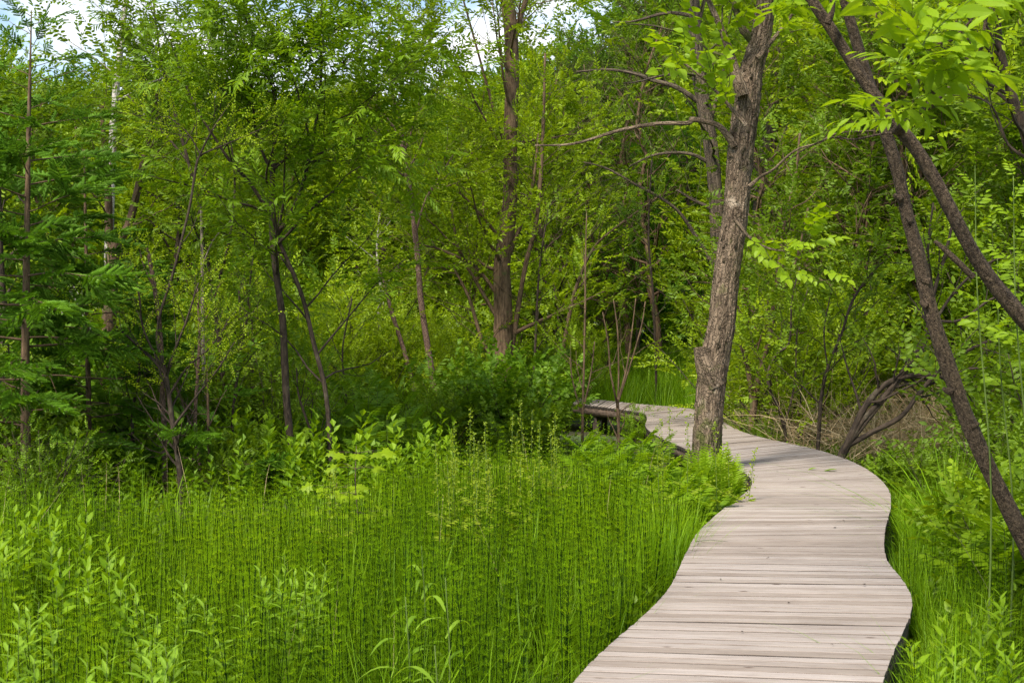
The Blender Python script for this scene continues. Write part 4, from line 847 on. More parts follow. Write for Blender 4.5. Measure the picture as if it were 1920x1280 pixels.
PB = {
    'yfine': proto_bush(2.2, 1.0, 201, 'fine', 'yellow', nst=13, nb=9, step=.13, size=1.15),
    'green': proto_bush(2.0, 1.1, 202, 'ovate', 'mid', nst=13, nb=8, step=.15, size=1.1),
    'deep': proto_bush(2.4, 1.1, 203, 'bigov', 'deep', nst=15, nb=8, step=.18, size=1.15),
    'bigleaf': proto_bush(1.8, 1.2, 204, 'bigov', 'mid', nst=12, nb=7, step=.18, size=1.1),
    'twiggy': proto_bush(2.3, 1.1, 205, 'ovate', 'willow', nst=15, nb=10, step=.2, size=.8, keep=.7),
    'sumac': proto_bush(1.5, 1.3, 206, 'sumac', 'deep', nst=8, nb=3, step=.26, size=1.0, name='pinnate_leaved_bush', up=.2),
    'low': proto_bush(1.0, 1.4, 207, 'ovate', 'herb', nst=14, nb=6, step=.12, size=1.0),
}
LM = [(50, 'the tall spruce'), (215, 'the birch'), (345, 'the twiggy bush'), (530, 'the forked willow'), (700, 'the broken pink stem'), (800, 'the scaly pinkish tree'), (948, 'the straight dark tree'), (1095, 'the slim sapling'),
      (1180, 'the fan-shaped sapling'), (1345, 'the shaggy-barked tree'), (1430, 'the forked grey tree'), (1535, 'the curved stem bush'), (1640, 'the arching bush'), (1740, 'the leaning trunk'), (1850, 'the crossing trunk')]
USED = {}
def lab(desc, x, Y, H=None):
    o = sorted(LM, key=lambda q: abs(q[0] - x)); a, b_ = o[0][1], o[1][1]
    far = 'close behind' if Y < 24 else 'behind' if Y < 34 else 'well behind' if Y < 48 else 'far behind'
    for c in (f'{desc} {far} {a}', f'{desc} {far} {a}, towards {b_}', f'{desc} {far} {a}, away from {b_}', f'taller {desc} {far} {a}', f'shorter {desc} {far} {a}, beside {b_}', f'narrow {desc} {far} {a}', f'leaning {desc} {far} {a}', f'ragged {desc} {far} {a}'):
        if c not in USED: USED[c] = 1; return c
    return c
FIRST = set()
def place(tab, key, x, Y, s, rot, desc, group, sz=None):
    p = px(x, 600, Y); loc = (p[0], Y, float(ground_z(p[0], Y))); src = tab[key]; label = lab(desc, x, Y)
    sc_ = (s, s, s if sz is None else sz)
    if id(src) not in FIRST:
        FIRST.add(id(src)); src.location = loc; src.rotation_euler = (0, 0, rot); src.scale = sc_; src['label'] = label; src['group'] = group; return src
    return dup(src, loc, rot, sc_, label, group)
DT = {'ygreen': 'airy yellow-green tree', 'ygreen2': 'pale leafy tree', 'green': 'full mid-green tree', 'green2': 'fine-leaved green tree', 'deep': 'dark green tree', 'high': 'tall high-crowned tree', 'pine': 'blackish pine', 'bare': 'thinly leafed brown tree'}
H0 = {'ygreen': 9, 'ygreen2': 9, 'green': 10, 'green2': 10, 'deep': 10, 'high': 14, 'pine': 13, 'bare': 9}
rp = np.random.default_rng(900)
def top_y_to_h(ytop, Y): return CAM_Z + (560 - ytop) * Y / F_PX
rows = [
    # (x, Y, y of the top in the photo, kind)
    # near belt
    (-60, 22, 40, 'green'), (90, 24, 60, 'green2'), (300, 23, 90, 'ygreen'), (430, 31, 110, 'ygreen2'), (250, 27, 30, 'green'), (570, 32, 130, 'ygreen'), (660, 34, 130, 'ygreen2'), (740, 31, 120, 'ygreen'), (870, 33, 130, 'ygreen2'), (1040, 29, 90, 'ygreen'), (1120, 31, 160, 'bare'),
    (1500, 27, 40, 'ygreen2'), (1600, 24, 60, 'green2'), (1700, 27, 0, 'ygreen'), (1800, 22, 60, 'green2'), (1900, 25, -40, 'ygreen2'), (1560, 31, -60, 'green'), (1400, 34, 0, 'ygreen'), (1960, 20, 20, 'green'),
    # middle belt
    (-40, 33, 0, 'deep'), (60, 36, 40, 'ygreen2'), (150, 32, 110, 'green2'), (340, 34, 60, 'deep'), (420, 38, 90, 'green'), (520, 33, 130, 'green2'), (610, 37, 120, 'green'), (700, 34, 150, 'green2'), (790, 38, 175, 'deep'), (880, 36, 165, 'green'), (960, 40, 130, 'ygreen'), (1010, 36, 120, 'green2'),
    (1480, 23, 60, 'bare'), (1575, 22.5, 40, 'bare'), (1670, 23.5, 40, 'bare'), (1760, 20, 60, 'bare'), (1845, 23, 20, 'bare'), (1095, 33, 70, 'bare'), (1175, 36, 60, 'bare'), (1245, 34, 40, 'bare'), (1090, 46, 60, 'pine'), (1140, 48, 30, 'deep'), (1200, 46, 20, 'bare'), (1235, 50, 0, 'pine'), (1300, 47, -40, 'deep'), (1370, 44, -60, 'high'), (1450, 38, -60, 'green'), (1530, 42, -100, 'high'), (1620, 36, -60, 'deep'), (1690, 42, -100, 'green'), (1770, 35, -80, 'green2'), (1850, 40, -100, 'high'), (1930, 34, -60, 'deep'), (2010, 38, -60, 'green'),
    # far belt
    (-80, 56, 60, 'green'), (20, 60, 90, 'deep'), (110, 54, 120, 'green'), (200, 62, 100, 'green2'), (290, 56, 125, 'deep'), (370, 60, 130, 'green'), (450, 55, 145, 'deep'), (530, 62, 130, 'green'), (600, 56, 140, 'deep'), (680, 60, 122, 'green'), (745, 55, 130, 'green2'), (810, 62, 112, 'green'), (870, 57, 118, 'deep'), (930, 62, 95, 'green'),
    (990, 56, 85, 'deep'), (1050, 62, 60, 'green'), (1110, 55, 70, 'pine'), (1160, 60, 50, 'pine'), (1220, 54, 20, 'deep'), (1290, 60, -20, 'green'), (1360, 55, -40, 'deep'), (1430, 60, -60, 'pine'), (1500, 54, -60, 'deep'), (1570, 60, -80, 'green'), (1650, 54, -80, 'deep'), (1730, 60, -80, 'green'), (1810, 54, -80, 'deep'), (1890, 60, -80, 'green'), (1970, 55, -80, 'deep'),
    (0, 74, 120, 'deep'), (150, 78, 130, 'deep'), (320, 74, 140, 'deep'), (480, 78, 140, 'deep'), (640, 74, 135, 'deep'), (780, 78, 125, 'deep'), (920, 74, 110, 'deep'), (1080, 78, 60, 'deep'), (1240, 74, 10, 'deep'), (1400, 78, -40, 'deep'), (1560, 74, -60, 'deep'), (1720, 78, -60, 'deep'), (1880, 74, -60, 'deep'),
]
for x, Y, yt, k in rows:
    Hh = top_y_to_h(yt, Y) * (.84 if x < 1000 else .9 if x < 1180 else 1); s = Hh / H0[k]; sw = max(s, .75) if Y < 50 else s * 1.25
    place(PT, k, x + rp.normal() * 8, Y + rp.normal() * .7, sw, rp.random() * 6.28, DT[k], 'woodland trees beyond the marsh', sz=s)
DB = {'yfine': 'fine-leaved yellow-green bush', 'green': 'leafy green bush', 'deep': 'dark broad-leaved bush', 'bigleaf': 'big-leaved green bush', 'twiggy': 'twiggy half-bare bush', 'sumac': 'bush with feather-shaped leaves', 'low': 'low soft green bush'}
bushes = [
    # (x, Y, scale, kind)
    (955, 19.5, .66, 'deep'), (905, 20.5, .55, 'deep'), (988, 20, .6, 'bigleaf'), (865, 20, .6, 'green'), (985, 18, .5, 'bigleaf'), (720, 18.5, .8, 'sumac'), (640, 17.5, .42, 'deep'), (670, 19, .75, 'sumac'), (770, 19.5, .75, 'sumac'), (590, 19, .5, 'green'), (690, 16.5, .4, 'bigleaf'), (810, 18.5, .55, 'green'),
    (520, 17.5, .75, 'twiggy'), (460, 16.5, .6, 'low'), (430, 18, .9, 'green'), (350, 17, .7, 'green'), (260, 17.5, .8, 'deep'), (120, 18.5, .9, 'deep'), (20, 17, .8, 'green'), (-30, 15, .9, 'green'), (90, 21, 1.2, 'green'), (300, 20.5, 1.2, 'yfine'), (400, 21.5, 1.2, 'twiggy'), (490, 22, 1.3, 'green'), (560, 22, 1.2, 'yfine'), (630, 23, 1.2, 'twiggy'),
    (10, 13.2, .50, 'low'), (60, 13.0, .48, 'twiggy'), (110, 13.5, .42, 'green'), (-20, 12.0, .45, 'low'),
    (470, 15.2, .42, 'bigleaf'), (430, 14.6, .36, 'green'), (500, 15.8, .5, 'low'),
    (650, 22, .8, 'yfine'), (745, 22.5, .75, 'yfine'), (690, 23.5, .85, 'yfine'), (825, 23, .8, 'yfine'), (590, 21, .8, 'yfine'), (700, 26, .9, 'yfine'), (760, 28, 1.0, 'yfine'), (830, 27, .9, 'yfine'), (640, 28, 1.0, 'yfine'), (880, 25, .9, 'green'), (1030, 24, .8, 'green'), (1070, 27, .8, 'yfine'), (590, 30, 1.2, 'yfine'), (930, 31, 1.3, 'green'), 
    (1150, 45, 1.2, 'green'), (1240, 46, 1.5, 'deep'), (1330, 46, 1.5, 'green'), (1080, 43, 1.4, 'green'), (1010, 35, 1.5, 'yfine'),
    (1200, 20.6, .42, 'low'), (1206, 21.6, .3, 'green'), (1125, 19.0, .25, 'low'),
    (1420, 19.5, .4, 'low'), (1455, 21, 1.0, 'green'), (1500, 19, 1.1, 'yfine'), (1545, 21, 1.35, 'green'), (1590, 21.5, 1.2, 'twiggy'), (1640, 22.5, 1.4, 'yfine'), (1690, 22, 1.2, 'green'), (1740, 21, 1.5, 'yfine'), (1790, 22, 1.3, 'green'), (1850, 21, 1.4, 'twiggy'), (1910, 17, 1.2, 'green'), (1470, 24, 1.4, 'yfine'), (1425, 25, .6, 'green'), (1385, 32, 1.0, 'yfine'),
    (1970, 14, 1.1, 'green'), (1930, 12.5, .7, 'green'), (1850, 13.2, .45, 'low'), (1760, 13.8, .42, 'green'), (1700, 14.2, .32, 'bigleaf'), (1640, 14.0, .26, 'low'), (1900, 10.8, .55, 'bigleaf'), (1965, 9.6, .6, 'bigleaf'), (1500, 17.4, .3, 'low'), (1425, 18.4, .3, 'green'), (1455, 17.9, .28, 'low'),
]
for x, Y, s, k in bushes: place(PB, k, x, Y, s, rp.random() * 6.28, DB[k], 'bushes of the marsh edge')

# ------------------------------------------------------------------ ground cover: horsetails, meadow grass, herbs, dry reeds
def horsetail_proto(rng, H, dense=10, gap=.042):
    m = MB(); lean = rng.normal(size=2) * .04
    n = 5; P = A_([(lean[0] * (i / n) ** 2 * H, lean[1] * (i / n) ** 2 * H, H * i / n) for i in range(n + 1)]); tube(m, P, np.linspace(.0042, .0016, n + 1), 3, -1.0, cap=False)
    nn = int(H / gap); V, T, a = [], [], []
    for k in range(nn):
        f = (k + 1) / nn
        if f < .12: continue
        z = H * f; c = A_((lean[0] * f * f * H, lean[1] * f * f * H, z)); ln = (.10 * math.sin(min(1, f * 1.25) * 3.14 * .62 + .35) * (1.15 - f * .75)) + .008; q0 = rng.random()
        for b_ in range(dense):
            th_ = (b_ + rng.random() * .6) / dense * 6.283; e = .5 + .15 * rng.random(); d = A_((math.cos(th_), math.sin(th_), e)); s = A_((-math.sin(th_), math.cos(th_), 0)) * .0011
            l_ = ln * (.8 + .4 * rng.random()); kx = len(V); tip = c + d * l_ + (0, 0, (.1 - .3 * rng.random()) * l_); V += [c - s, c + s, tip]; T.append((kx, kx + 1, kx + 2)); a += [q0 * .7 + rng.random() * .3] * 3
    m.add(V, T, None, a); return m.proto()
rh = np.random.default_rng(31)
HP = [horsetail_proto(rh, .50 + .055 * k, 12, .033 + .006 * ((k * 3) % 5)) for k in range(8)]
def yaw(a): 
    c, s = np.cos(a), np.sin(a); z = np.zeros_like(a); o = np.ones_like(a); return np.stack([np.stack([c, -s, z], 1), np.stack([s, c, z], 1), np.stack([z, z, o], 1)], 1)
def scatter(rng, n, x0, x1, y0, y1, ok=None):
    X = rng.uniform(x0, x1, n); Y = rng.uniform(y0, y1, n); m = (np.abs(X) < Y * .40 + 1.2) & (deck_side(X, Y) > .06)
    if ok is not None: m &= ok(X, Y)
    return X[m], Y[m]
def field(name, mat, protos, X, Y, S, rng, kind='stuff', tilt=.06, zoff=0.0):
    mb = MB(); n = len(X); kk = rng.integers(0, len(protos), n); Mx = yaw(rng.random(n) * 6.283) * S[:, None, None]
    sh = rng.normal(size=(n, 2)) * tilt; Sh = np.tile(np.eye(3), (n, 1, 1)); Sh[:, 0, 2] = sh[:, 0]; Sh[:, 1, 2] = sh[:, 1]; Mx = Sh @ Mx
    T = np.stack([X, Y, gz(X, Y) + zoff], 1); patch = np.clip(.5 + .5 * np.sin(X * 1.7 + 2 * np.sin(Y * .9)) * np.sin(Y * 1.3 + X * .5) + rng.normal(size=n) * .2, 0, 1)
    for q in range(len(protos)):
        m = kk == q; mb.tile(protos[q], Mx[m], T[m], patch[m])
    return tag(mb.build(name, M[mat]), kind=kind)
dens = lambda X, Y: (np.sin(X * 2.1 + 1 + np.sin(Y * 1.3)) * np.sin(Y * 1.9 + .8 * np.sin(X * 1.7)) * .5 + .5)
def lim(X, Y):
    """far edge of the horsetail stand: nearer on the spruce side, farther beside the boardwalk"""
    e = np.where(X > 2.2, 11.5, np.interp(X / Y, [-.4, -.25, -.12, 0, .12], [12.0, 12.2, 13.2, 14.6, 14.8]))
    return np.clip((e + .5 - Y) / 3.4, 0, 1) ** .7
X1, Y1 = scatter(rh, 26000, -6.5, 5.5, 5.6, 15.8)
lm = lim(X1, Y1); m_ = (rh.random(len(X1)) < lm * (.3 + .7 * dens(X1, Y1))) & ~((X1 / Y1 > .085) & (X1 < 2.4) & (Y1 > 10.9)) & ~((X1 > 1.5) & (deck_side(X1, Y1) < .09)) & ((X1 < 1.5) | (Y1 < 10)) & (np.hypot((X1 - .12) / .22, (Y1 - 7.35) / .55) > 1); X1, Y1, lm = X1[m_], Y1[m_], lm[m_]
print('horsetails', len(X1))
field('horsetails', 'horse', HP, X1, Y1, (.56 + .55 * rh.random(len(X1)) ** .8 + .16 * np.sin(X1 * 1.3 + 2) * np.sin(Y1 * 1.1)) * (.6 + .4 * lm) * np.where(X1 > 1.5, .8, 1), rh, tilt=.07)
# grass tufts
def tuft(rng, n, H, wd, spread=.5, bend=.6, segs=4, rad=.05):
    m = MB()
    for k in range(n):
        a = rng.random() * 6.283; h = H * (.55 + .5 * rng.random()); e = spread * rng.random(); d = A_((math.cos(a), math.sin(a), 0)); s = A_((-math.sin(a), math.cos(a), 0)); V = []; q = rng.random()
        for i in range(segs + 1):
            t = i / segs; c = d * (rad * rng.random() * .3 + e * h * t + bend * h * t ** 2.2 * e) + A_((0, 0, h * (t - .45 * e * bend * t ** 3))); w_ = wd * (1 - t ** 1.6) * .5 + .0004
            V += [c - s * w_, c + s * w_]
        m.add(V, None, [(2 * i, 2 * i + 1, 2 * i + 3, 2 * i + 2) for i in range(segs)], q)
    return m.proto()
rg = np.random.default_rng(44)
TF = [tuft(rg, 16, .62, .007) for _ in range(4)]
X2, Y2 = scatter(rg, 11000, -13, 15, 20, 46, lambda X, Y: ~((X / Y > .035) & (X / Y < .105) & (Y < 24.5))); bare = lambda X, Y: (X / Y > .035) & (X / Y < .105) & (Y > 17.3) & (Y < 24.5)
X3, Y3 = scatter(rg, 5200, -3, 8, 7, 20, lambda X, Y: (deck_side(X, Y) < 2.2) & ~bare(X, Y) & (rg.random(len(X)) < .8))
X2, Y2 = np.concatenate([X2, X3]), np.concatenate([Y2, Y3])
X6, Y6 = scatter(rg, 9000, 1, 4.6, 5.2, 13.5, lambda X, Y: (deck_side(X, Y) < .42) & (rg.random(len(X)) < .55))
X8, Y8 = scatter(rg, 620, -5.5, 2.2, 5.9, 13); nE = len(X6); X6, Y6 = np.concatenate([X6, X8]), np.concatenate([Y6, Y8])
X2, Y2 = np.concatenate([X2, X6]), np.concatenate([Y2, Y6]); in6 = np.arange(len(X2)) >= len(X2) - len(X6)
field('meadow_grass', 'grass', TF, X2, Y2, np.where(in6, np.where((deck_side(X2, Y2) < .42) & (X2 > 1.4), .5, .75) + .4 * rg.random(len(X2)), np.where(Y2 > 20, 1.0 + .6 * rg.random(len(X2)), .35 + .35 * rg.random(len(X2)))), rg)
# low herbs under the trees
def herb_proto(rng, n, H, leaf, s, spread=1.0):
    m = MB(); strip(m, A_([(0, 0, 0), (.01, 0, H * .5), (0, .01, H)]), .0022); D, T, S, Nn = [], [], [], []
    for k in range(n):
        f = .15 + .85 * k / n; a = k * 2.4 + rng.normal() * .3; e = math.radians(78 - 45 * f * spread); D.append((math.cos(a) * math.sin(e), math.sin(a) * math.sin(e), math.cos(e))); T.append((0, 0, H * f)); S.append(s * (1.15 - .5 * f)); Nn.append((0, 0, 1) + rng.normal(size=3) * .25)
    m.tile(leaf, frames(A_(D), A_(Nn), A_(S)), A_(T), rng.random(n)); return m.proto()
ru = np.random.default_rng(55)
HB = [herb_proto(ru, 13, .42 + .1 * k, LQ['wide' if k % 2 else 'mid'], .12) for k in range(4)]
X4, Y4 = scatter(ru, 28000, -16, 18, 12.2, 42, lambda X, Y: (ru.random(len(X)) < np.where(Y < 24, 1.0, .55)) & ~((X / Y > .03) & (X / Y < .15) & (Y > 23) & (Y < 44)) & (~bare(X, Y) | (ru.random(len(X)) < .15)))
S4 = np.where((deck_side(X4, Y4) < 2.6) | (Y4 < 14), .42, 1.0)
field('undergrowth', 'herb', HB, X4, Y4, (.6 + .8 * ru.random(len(X4))) * S4, ru, tilt=.15)
HL = [herb_proto(ru, 9, .16 + .06 * k, LF['ovate'], .075) for k in range(3)]
X5, Y5 = scatter(ru, 7500, -6, 6, 5.6, 19, lambda X, Y: (deck_side(X, Y) < 1.6) | (ru.random(len(X)) < np.where((Y > 9.5) & (X < 1), .6, .25)))
field('low_herbs', 'mid', HL, X5, Y5, .7 + .8 * ru.random(len(X5)), ru, tilt=.2)
# dry reed tangle behind the arching bush
mb = MB(); rr_ = np.random.default_rng(66)
for k in range(9500):
    x = rr_.uniform(3.3, 10); y = rr_.uniform(16.4, 21.5)
    if deck_side(x, y)[0] < .25 or (x < 3.9 and rr_.random() < .3): continue
    a = rr_.random() * 6.28; l_ = .45 + 1.1 * rr_.random(); lean = rr_.random() ** .6 * 1.35; d = A_((math.cos(a) * math.sin(lean), math.sin(a) * math.sin(lean), math.cos(lean))); s = nrm(np.cross(d, rr_.normal(size=3))) * .0042
    b0 = A_((x, y, max(0, rr_.normal() * .25 + .15))); V = []
    for i in range(4): t = i / 3; c = b0 + d * l_ * t - A_((0, 0, .35 * l_ * t * t)); c[2] = max(c[2], .02); V += [c - s * (1.1 - t), c + s * (1.1 - t)]
    mb.add(V, None, [(2 * i, 2 * i + 1, 2 * i + 3, 2 * i + 2) for i in range(3)], rr_.random())
tag(mb.build('dry_reeds', M['straw']), kind='stuff')

# ------------------------------------------------------------------ plants of the foreground, each a thing of its own
def plant(name, label, cat, x, ytop, Y, build, seed, group=None, stemmat='green_stem', mat='pale', H=None, hgt=None):
    """build(rng, stem_mb, leaf_mb, H) makes a plant of height H at the origin"""
    if hgt: Y = (CAM_Z - hgt) * F_PX / (ytop - 560)
    top = px(x, ytop, Y); g_ = float(ground_z(top[0], Y)); H = max(top[2] - g_, .15) if H is None else H
    o = thing(name, label, cat, (top[0], Y, g_), group); a, b_ = MB(), MB(); rng = np.random.default_rng(seed); build(rng, a, b_, H)
    if a.n: a.build('stem', M[stemmat], o, smooth=True)
    b_.build('foliage', M[mat], o); return o
def leafy_stem(rng, a, b_, H, n=26, leaf='lance', s=.11, lean=None, f0=.25, e0=85, e1=30, r=.003):
    l_ = rng.normal(size=2) * .06 * H if lean is None else lean; P = A_([(l_[0] * t * t, l_[1] * t * t, H * t) for t in np.linspace(0, 1, 7)]); tube(a, P, np.linspace(r, r * .4, 7), 5)
    D, T, S, Nn = [], [], [], []
    for k in range(n):
        f = f0 + (1 - f0) * k / (n - 1); t = f; q = k * 2.4 + rng.normal() * .25; e = math.radians(e0 + (e1 - e0) * (f - f0) / (1 - f0) + rng.normal() * 8)
        D.append((math.cos(q) * math.sin(e), math.sin(q) * math.sin(e), math.cos(e))); T.append((l_[0] * t * t, l_[1] * t * t, H * t)); S.append(s * (.75 + .5 * math.sin(f * 3.0)) * (1 if f < .9 else .8)); Nn.append(A_((0, 0, 1)) + rng.normal(size=3) * .2)
    b_.tile(LF[leaf] if isinstance(leaf, str) else leaf, frames(A_(D), A_(Nn), A_(S)), A_(T), np.clip(np.linspace(.1, 1, n) + rng.normal(size=n) * .15, 0, 1))
def multi(fn, k, sp=.12, hs=(.75, 1.0), **kw):
    def f(rng, a, b_, H):
        for i in range(k):
            A2, B2 = MB(), MB(); h = H * (1.0 if i == 0 else rng.uniform(*hs)); fn(rng, A2, B2, h, **kw); off = A_((rng.normal() * sp, rng.normal() * sp, 0)) if i else A_((0, 0, 0))
            for src, dst in ((A2, a), (B2, b_)):
                for V in src.V: V += off
                n0 = dst.n
                dst.V += src.V; dst.A += src.A; dst.B += src.B; dst.T += [t_ + n0 for t_ in src.T]; dst.Q += [t_ + n0 for t_ in src.Q]; dst.n += src.n
    return f
def frond(rng, m, p0, d, L, n=20, w=.3, kind='lance', droop=.5):
    d = nrm(d); P = []; Q = A_(p0, float); dd = d.copy()
    for i in range(9): P.append(Q.copy()); Q = Q + dd * L / 8; dd = nrm(dd + (0, 0, -droop * .16 * (i / 4)))
    P = A_(P); tube(m, P, np.linspace(.003, .001, 9), 3, -1.0, cap=False)
    side = nrm(np.cross(d, A_((0, 0, 1.0)))); D, T, S, Nn = [], [], [], []
    for k in range(2 * n):
        f = .12 + .88 * (k // 2) / n; i = min(int(f * 8), 7); u = f * 8 - i; c = P[i] * (1 - u) + P[min(i + 1, 8)] * u; tg_ = nrm(P[min(i + 1, 8)] - P[i]); sg = 1 if k % 2 else -1
        D.append(side * sg * .9 + tg_ * .45 + rng.normal(size=3) * .05); T.append(c); S.append(L * w * math.sin(min(1, (1.02 - f) * 1.25 + .05) * 1.57) * (.6 + .4 * min(1, f * 5)) + .01); Nn.append(np.cross(side, tg_) + rng.normal(size=3) * .12)
    m.tile(LF[kind], frames(A_(D), A_(Nn), A_(S)), A_(T), .35 + .5 * rng.random(2 * n))
def fern(rng, a, b_, H, n=9, up=.9):
    for k in range(n):
        q = k * 2.4 + rng.normal() * .2; e = rng.uniform(.1, .5); frond(rng, b_, (0, 0, .02), A_((math.cos(q) * e, math.sin(q) * e, up + .3)), H * rng.uniform(.95, 1.25), 24, .26)
def pinnate(rng, a, b_, H, n=6, L=.42):
    P = A_([(0, 0, 0), (.01, 0, H * .5), (0, .01, H * .92)]); Pp, Rp = smoothpath(P, [.005, .004, .002], 4); tube(a, Pp, Rp, 5)
    for k in range(n):
        f = .5 + .5 * k / n; q = k * 2.4; e = math.radians(75 - 45 * k / n); frond(rng, b_, (0, 0, H * .92 * f), A_((math.cos(q) * math.sin(e), math.sin(q) * math.sin(e), math.cos(e) + .15)), L * (1 - .3 * k / n), 8, .34, 'leaflet', .9)
def spike(rng, a, b_, H):
    l_ = rng.normal(size=2) * .05; P = A_([(l_[0] * t, l_[1] * t, H * t) for t in np.linspace(0, 1, 6)]); tube(a, P, np.linspace(.004, .0015, 6), 5); D, T, S, Nn = [], [], [], []
    for k in range(90):
        f = .45 + .55 * rng.random(); q = rng.random() * 6.28; rr = .045 * (1.1 - f) * 2 * rng.random() + .006; T.append((l_[0] * f + math.cos(q) * rr, l_[1] * f + math.sin(q) * rr, H * f)); D.append(rng.normal(size=3) + (0, 0, .6)); S.append(.017 + .012 * rng.random()); Nn.append(rng.normal(size=3))
    b_.tile(LQ['wide'], frames(A_(D), A_(Nn), A_(S)), A_(T), rng.random(90))
    for k in range(10):
        f = .08 + .05 * k; q = k * 2.4; frond(rng, b_, (0, 0, H * f), A_((math.cos(q), math.sin(q), .5)), .14, 4, .4, 'ovate', .4)
def maple(rng, a, b_, H):
    P = A_([(0, 0, 0), (-.02, .01, H * .35), (-.05, .02, H * .7), (-.04, .0, H)]); Pp, Rp = smoothpath(P, [.006, .005, .004, .002], 5); tube(a, Pp, Rp, 6); D, T, S, Nn = [], [], [], []
    for k in range(34):
        f = [1.0, .82, .66, .5, .38][k % 5] * (1 - .02 * rng.random()); i = int(f * (len(Pp) - 1)); q = k * 2.4 + rng.random(); rr = .05 + .16 * rng.random(); d = A_((math.cos(q), math.sin(q), .1)); c = Pp[i] + d * rr; tube(a, A_([Pp[i], Pp[i] + d * rr * .5 + (0, 0, .01), c]), A_([.0016, .0013, .001]), 3)
        D.append(d + (0, 0, -.35)); T.append(c); S.append(.09 + .04 * rng.random()); Nn.append((0, -.6, 1) + rng.normal(size=3) * .2)
    b_.tile(LF['maple'], frames(A_(D), A_(Nn), A_(S)), A_(T), .4 + .6 * rng.random(34))
def sedge(rng, a, b_, H): b_.tile(tuft(rng, 150 if H > .8 else 46, H * (1.45 if H > .8 else 1.1), .011 if H > .8 else .008, .95, 1.0, 6, .12), np.eye(3)[None], np.zeros((1, 3)), A_([.5]))
def reed(rng, a, b_, H):
    P = A_([(0, 0, 0), (.02, 0, H * .5), (.0, 0, H * .9)]); Pp, Rp = smoothpath(P, [.005, .004, .002], 4); tube(a, Pp, Rp, 5)
    for k in range(9):
        f = .3 + .6 * k / 9; q = k * 3.3 + rng.normal() * .4; d = A_((math.cos(q), math.sin(q) * .6, .75)); c = A_((0, 0, H * .9 * f)); s_ = nrm(np.cross(d, (0, 0, 1))) ; V = []; L_ = .24 + .1 * rng.random()
        for i in range(7): t = i / 6; w_ = .013 * math.sin(min(1, t * 2.2 + .15) * 1.57) * (1 - t ** 3) + .0006; cc = c + nrm(d) * L_ * t - A_((0, 0, L_ * .75 * t * t)); V += [cc - s_ * w_, cc + s_ * w_]
        b_.add(V, None, [(2 * i, 2 * i + 1, 2 * i + 3, 2 * i + 2) for i in range(6)], rng.random())

NEARM = [(60, 'the tall spruce'), (180, 'the smaller spruce'), (335, 'the twiggy bush'), (540, 'the forked willow'), (690, 'the maple sapling'), (800, 'the scaly pinkish tree'), (948, 'the straight dark tree'), (1160, 'the fan-shaped sapling'), (1325, 'the shaggy-barked tree'), (1640, 'the arching bush'), (1850, 'the leaning trunk')]
def lab2(desc, x, Y):
    o = sorted(NEARM, key=lambda q: abs(q[0] - x)); a, b_ = o[0][1], o[1][1]; d = 'low in front' if Y < 8.6 else 'amid horsetails' if Y < 11 else 'behind the horsetails'
    for c in (f'{desc} {d}, below {a}', f'{desc} {d}, towards {b_}', f'taller {desc} {d}, below {a}', f'smaller {desc} {d}, near {b_}', f'bushier {desc} {d}, below {a}', f'thinner {desc} {d}, below {a}', f'leaning {desc} {d}, below {a}', f'crooked {desc} {d}, near {a}', f'last {desc} {d}, by {b_}'):
        if c not in USED: USED[c] = 1; return c
    return c
k = 0
for x, yt, Y in ((262, 1098, 8.9), (345, 1072, 9.0), (298, 1150, 8.3), (398, 1128, 8.8), (335, 1205, 7.6), (250, 1195, 7.7), (505, 1062, 9.8), (535, 1042, 10), (590, 1058, 9.9), (545, 1085, 9.4),
                 (30, 1170, 7.9), (60, 1130, 8.3), (5, 1205, 7.5), (195, 1225, 7.4), (300, 1235, 7.2), (150, 1240, 7.2), ):
    plant('lance_leaved_herb', lab2('pale herb with pointed upright leaves', x, Y), 'plant', x, yt, Y, multi(leafy_stem, 3, .08, n=24, leaf='lance2', s=.088, e0=80, e1=38), 300 + k, 'pale lance-leaved herbs in the horsetails', mat='pale', hgt=.76 + .01 * (k % 7)); k += 1
for x, yt, Y in ((40, 968, 11.2), (100, 985, 10.9), (150, 950, 11.6), (8, 1000, 10.6), (70, 940, 12.0), (-15, 960, 11.0), (125, 1045, 9.9)):
    plant('broad_leaved_herb', lab2('light green bushy herb', x, Y), 'plant', x, yt, Y, multi(leafy_stem, 6, .17, n=20, leaf='leaflet', s=.10), 330 + k, 'light green herbs below the spruces', mat='herb', hgt=.88); k += 1
for x, yt, Y in ((880, 765, 15.6), (915, 790, 15.2), (955, 775, 15.8), (990, 750, 16.2), (935, 845, 13.6), (905, 870, 13.0), (850, 790, 16), (1010, 790, 15.4), (975, 860, 13.2), (1255, 760, 15.2), (1290, 790, 14.6), (1240, 800, 14.7), (1372, 830, 13.6), (890, 810, 14.6), (1035, 770, 16.4), (830, 830, 14.8), (860, 860, 13.6), (640, 880, 12.6)):
    plant('seed_spike_plant', lab2('slim plant with a yellowish seed spike', x, Y), 'plant', x, yt, Y, multi(spike, 2, .09), 360 + k, 'yellowish spikes at the marsh edge', mat='flower', hgt=.95 if Y < 14 else 1.15); k += 1
for x, yt, Y in ((1312, 872, 12.9), (1340, 862, 13.1), (1350, 885, 12.8), (1292, 905, 12.4)):
    plant('fern', lab2('bright upright fern', x, Y), 'fern', x, yt, Y, fern, 390 + k, 'ferns in front of the shaggy trunk', mat='bright'); k += 1
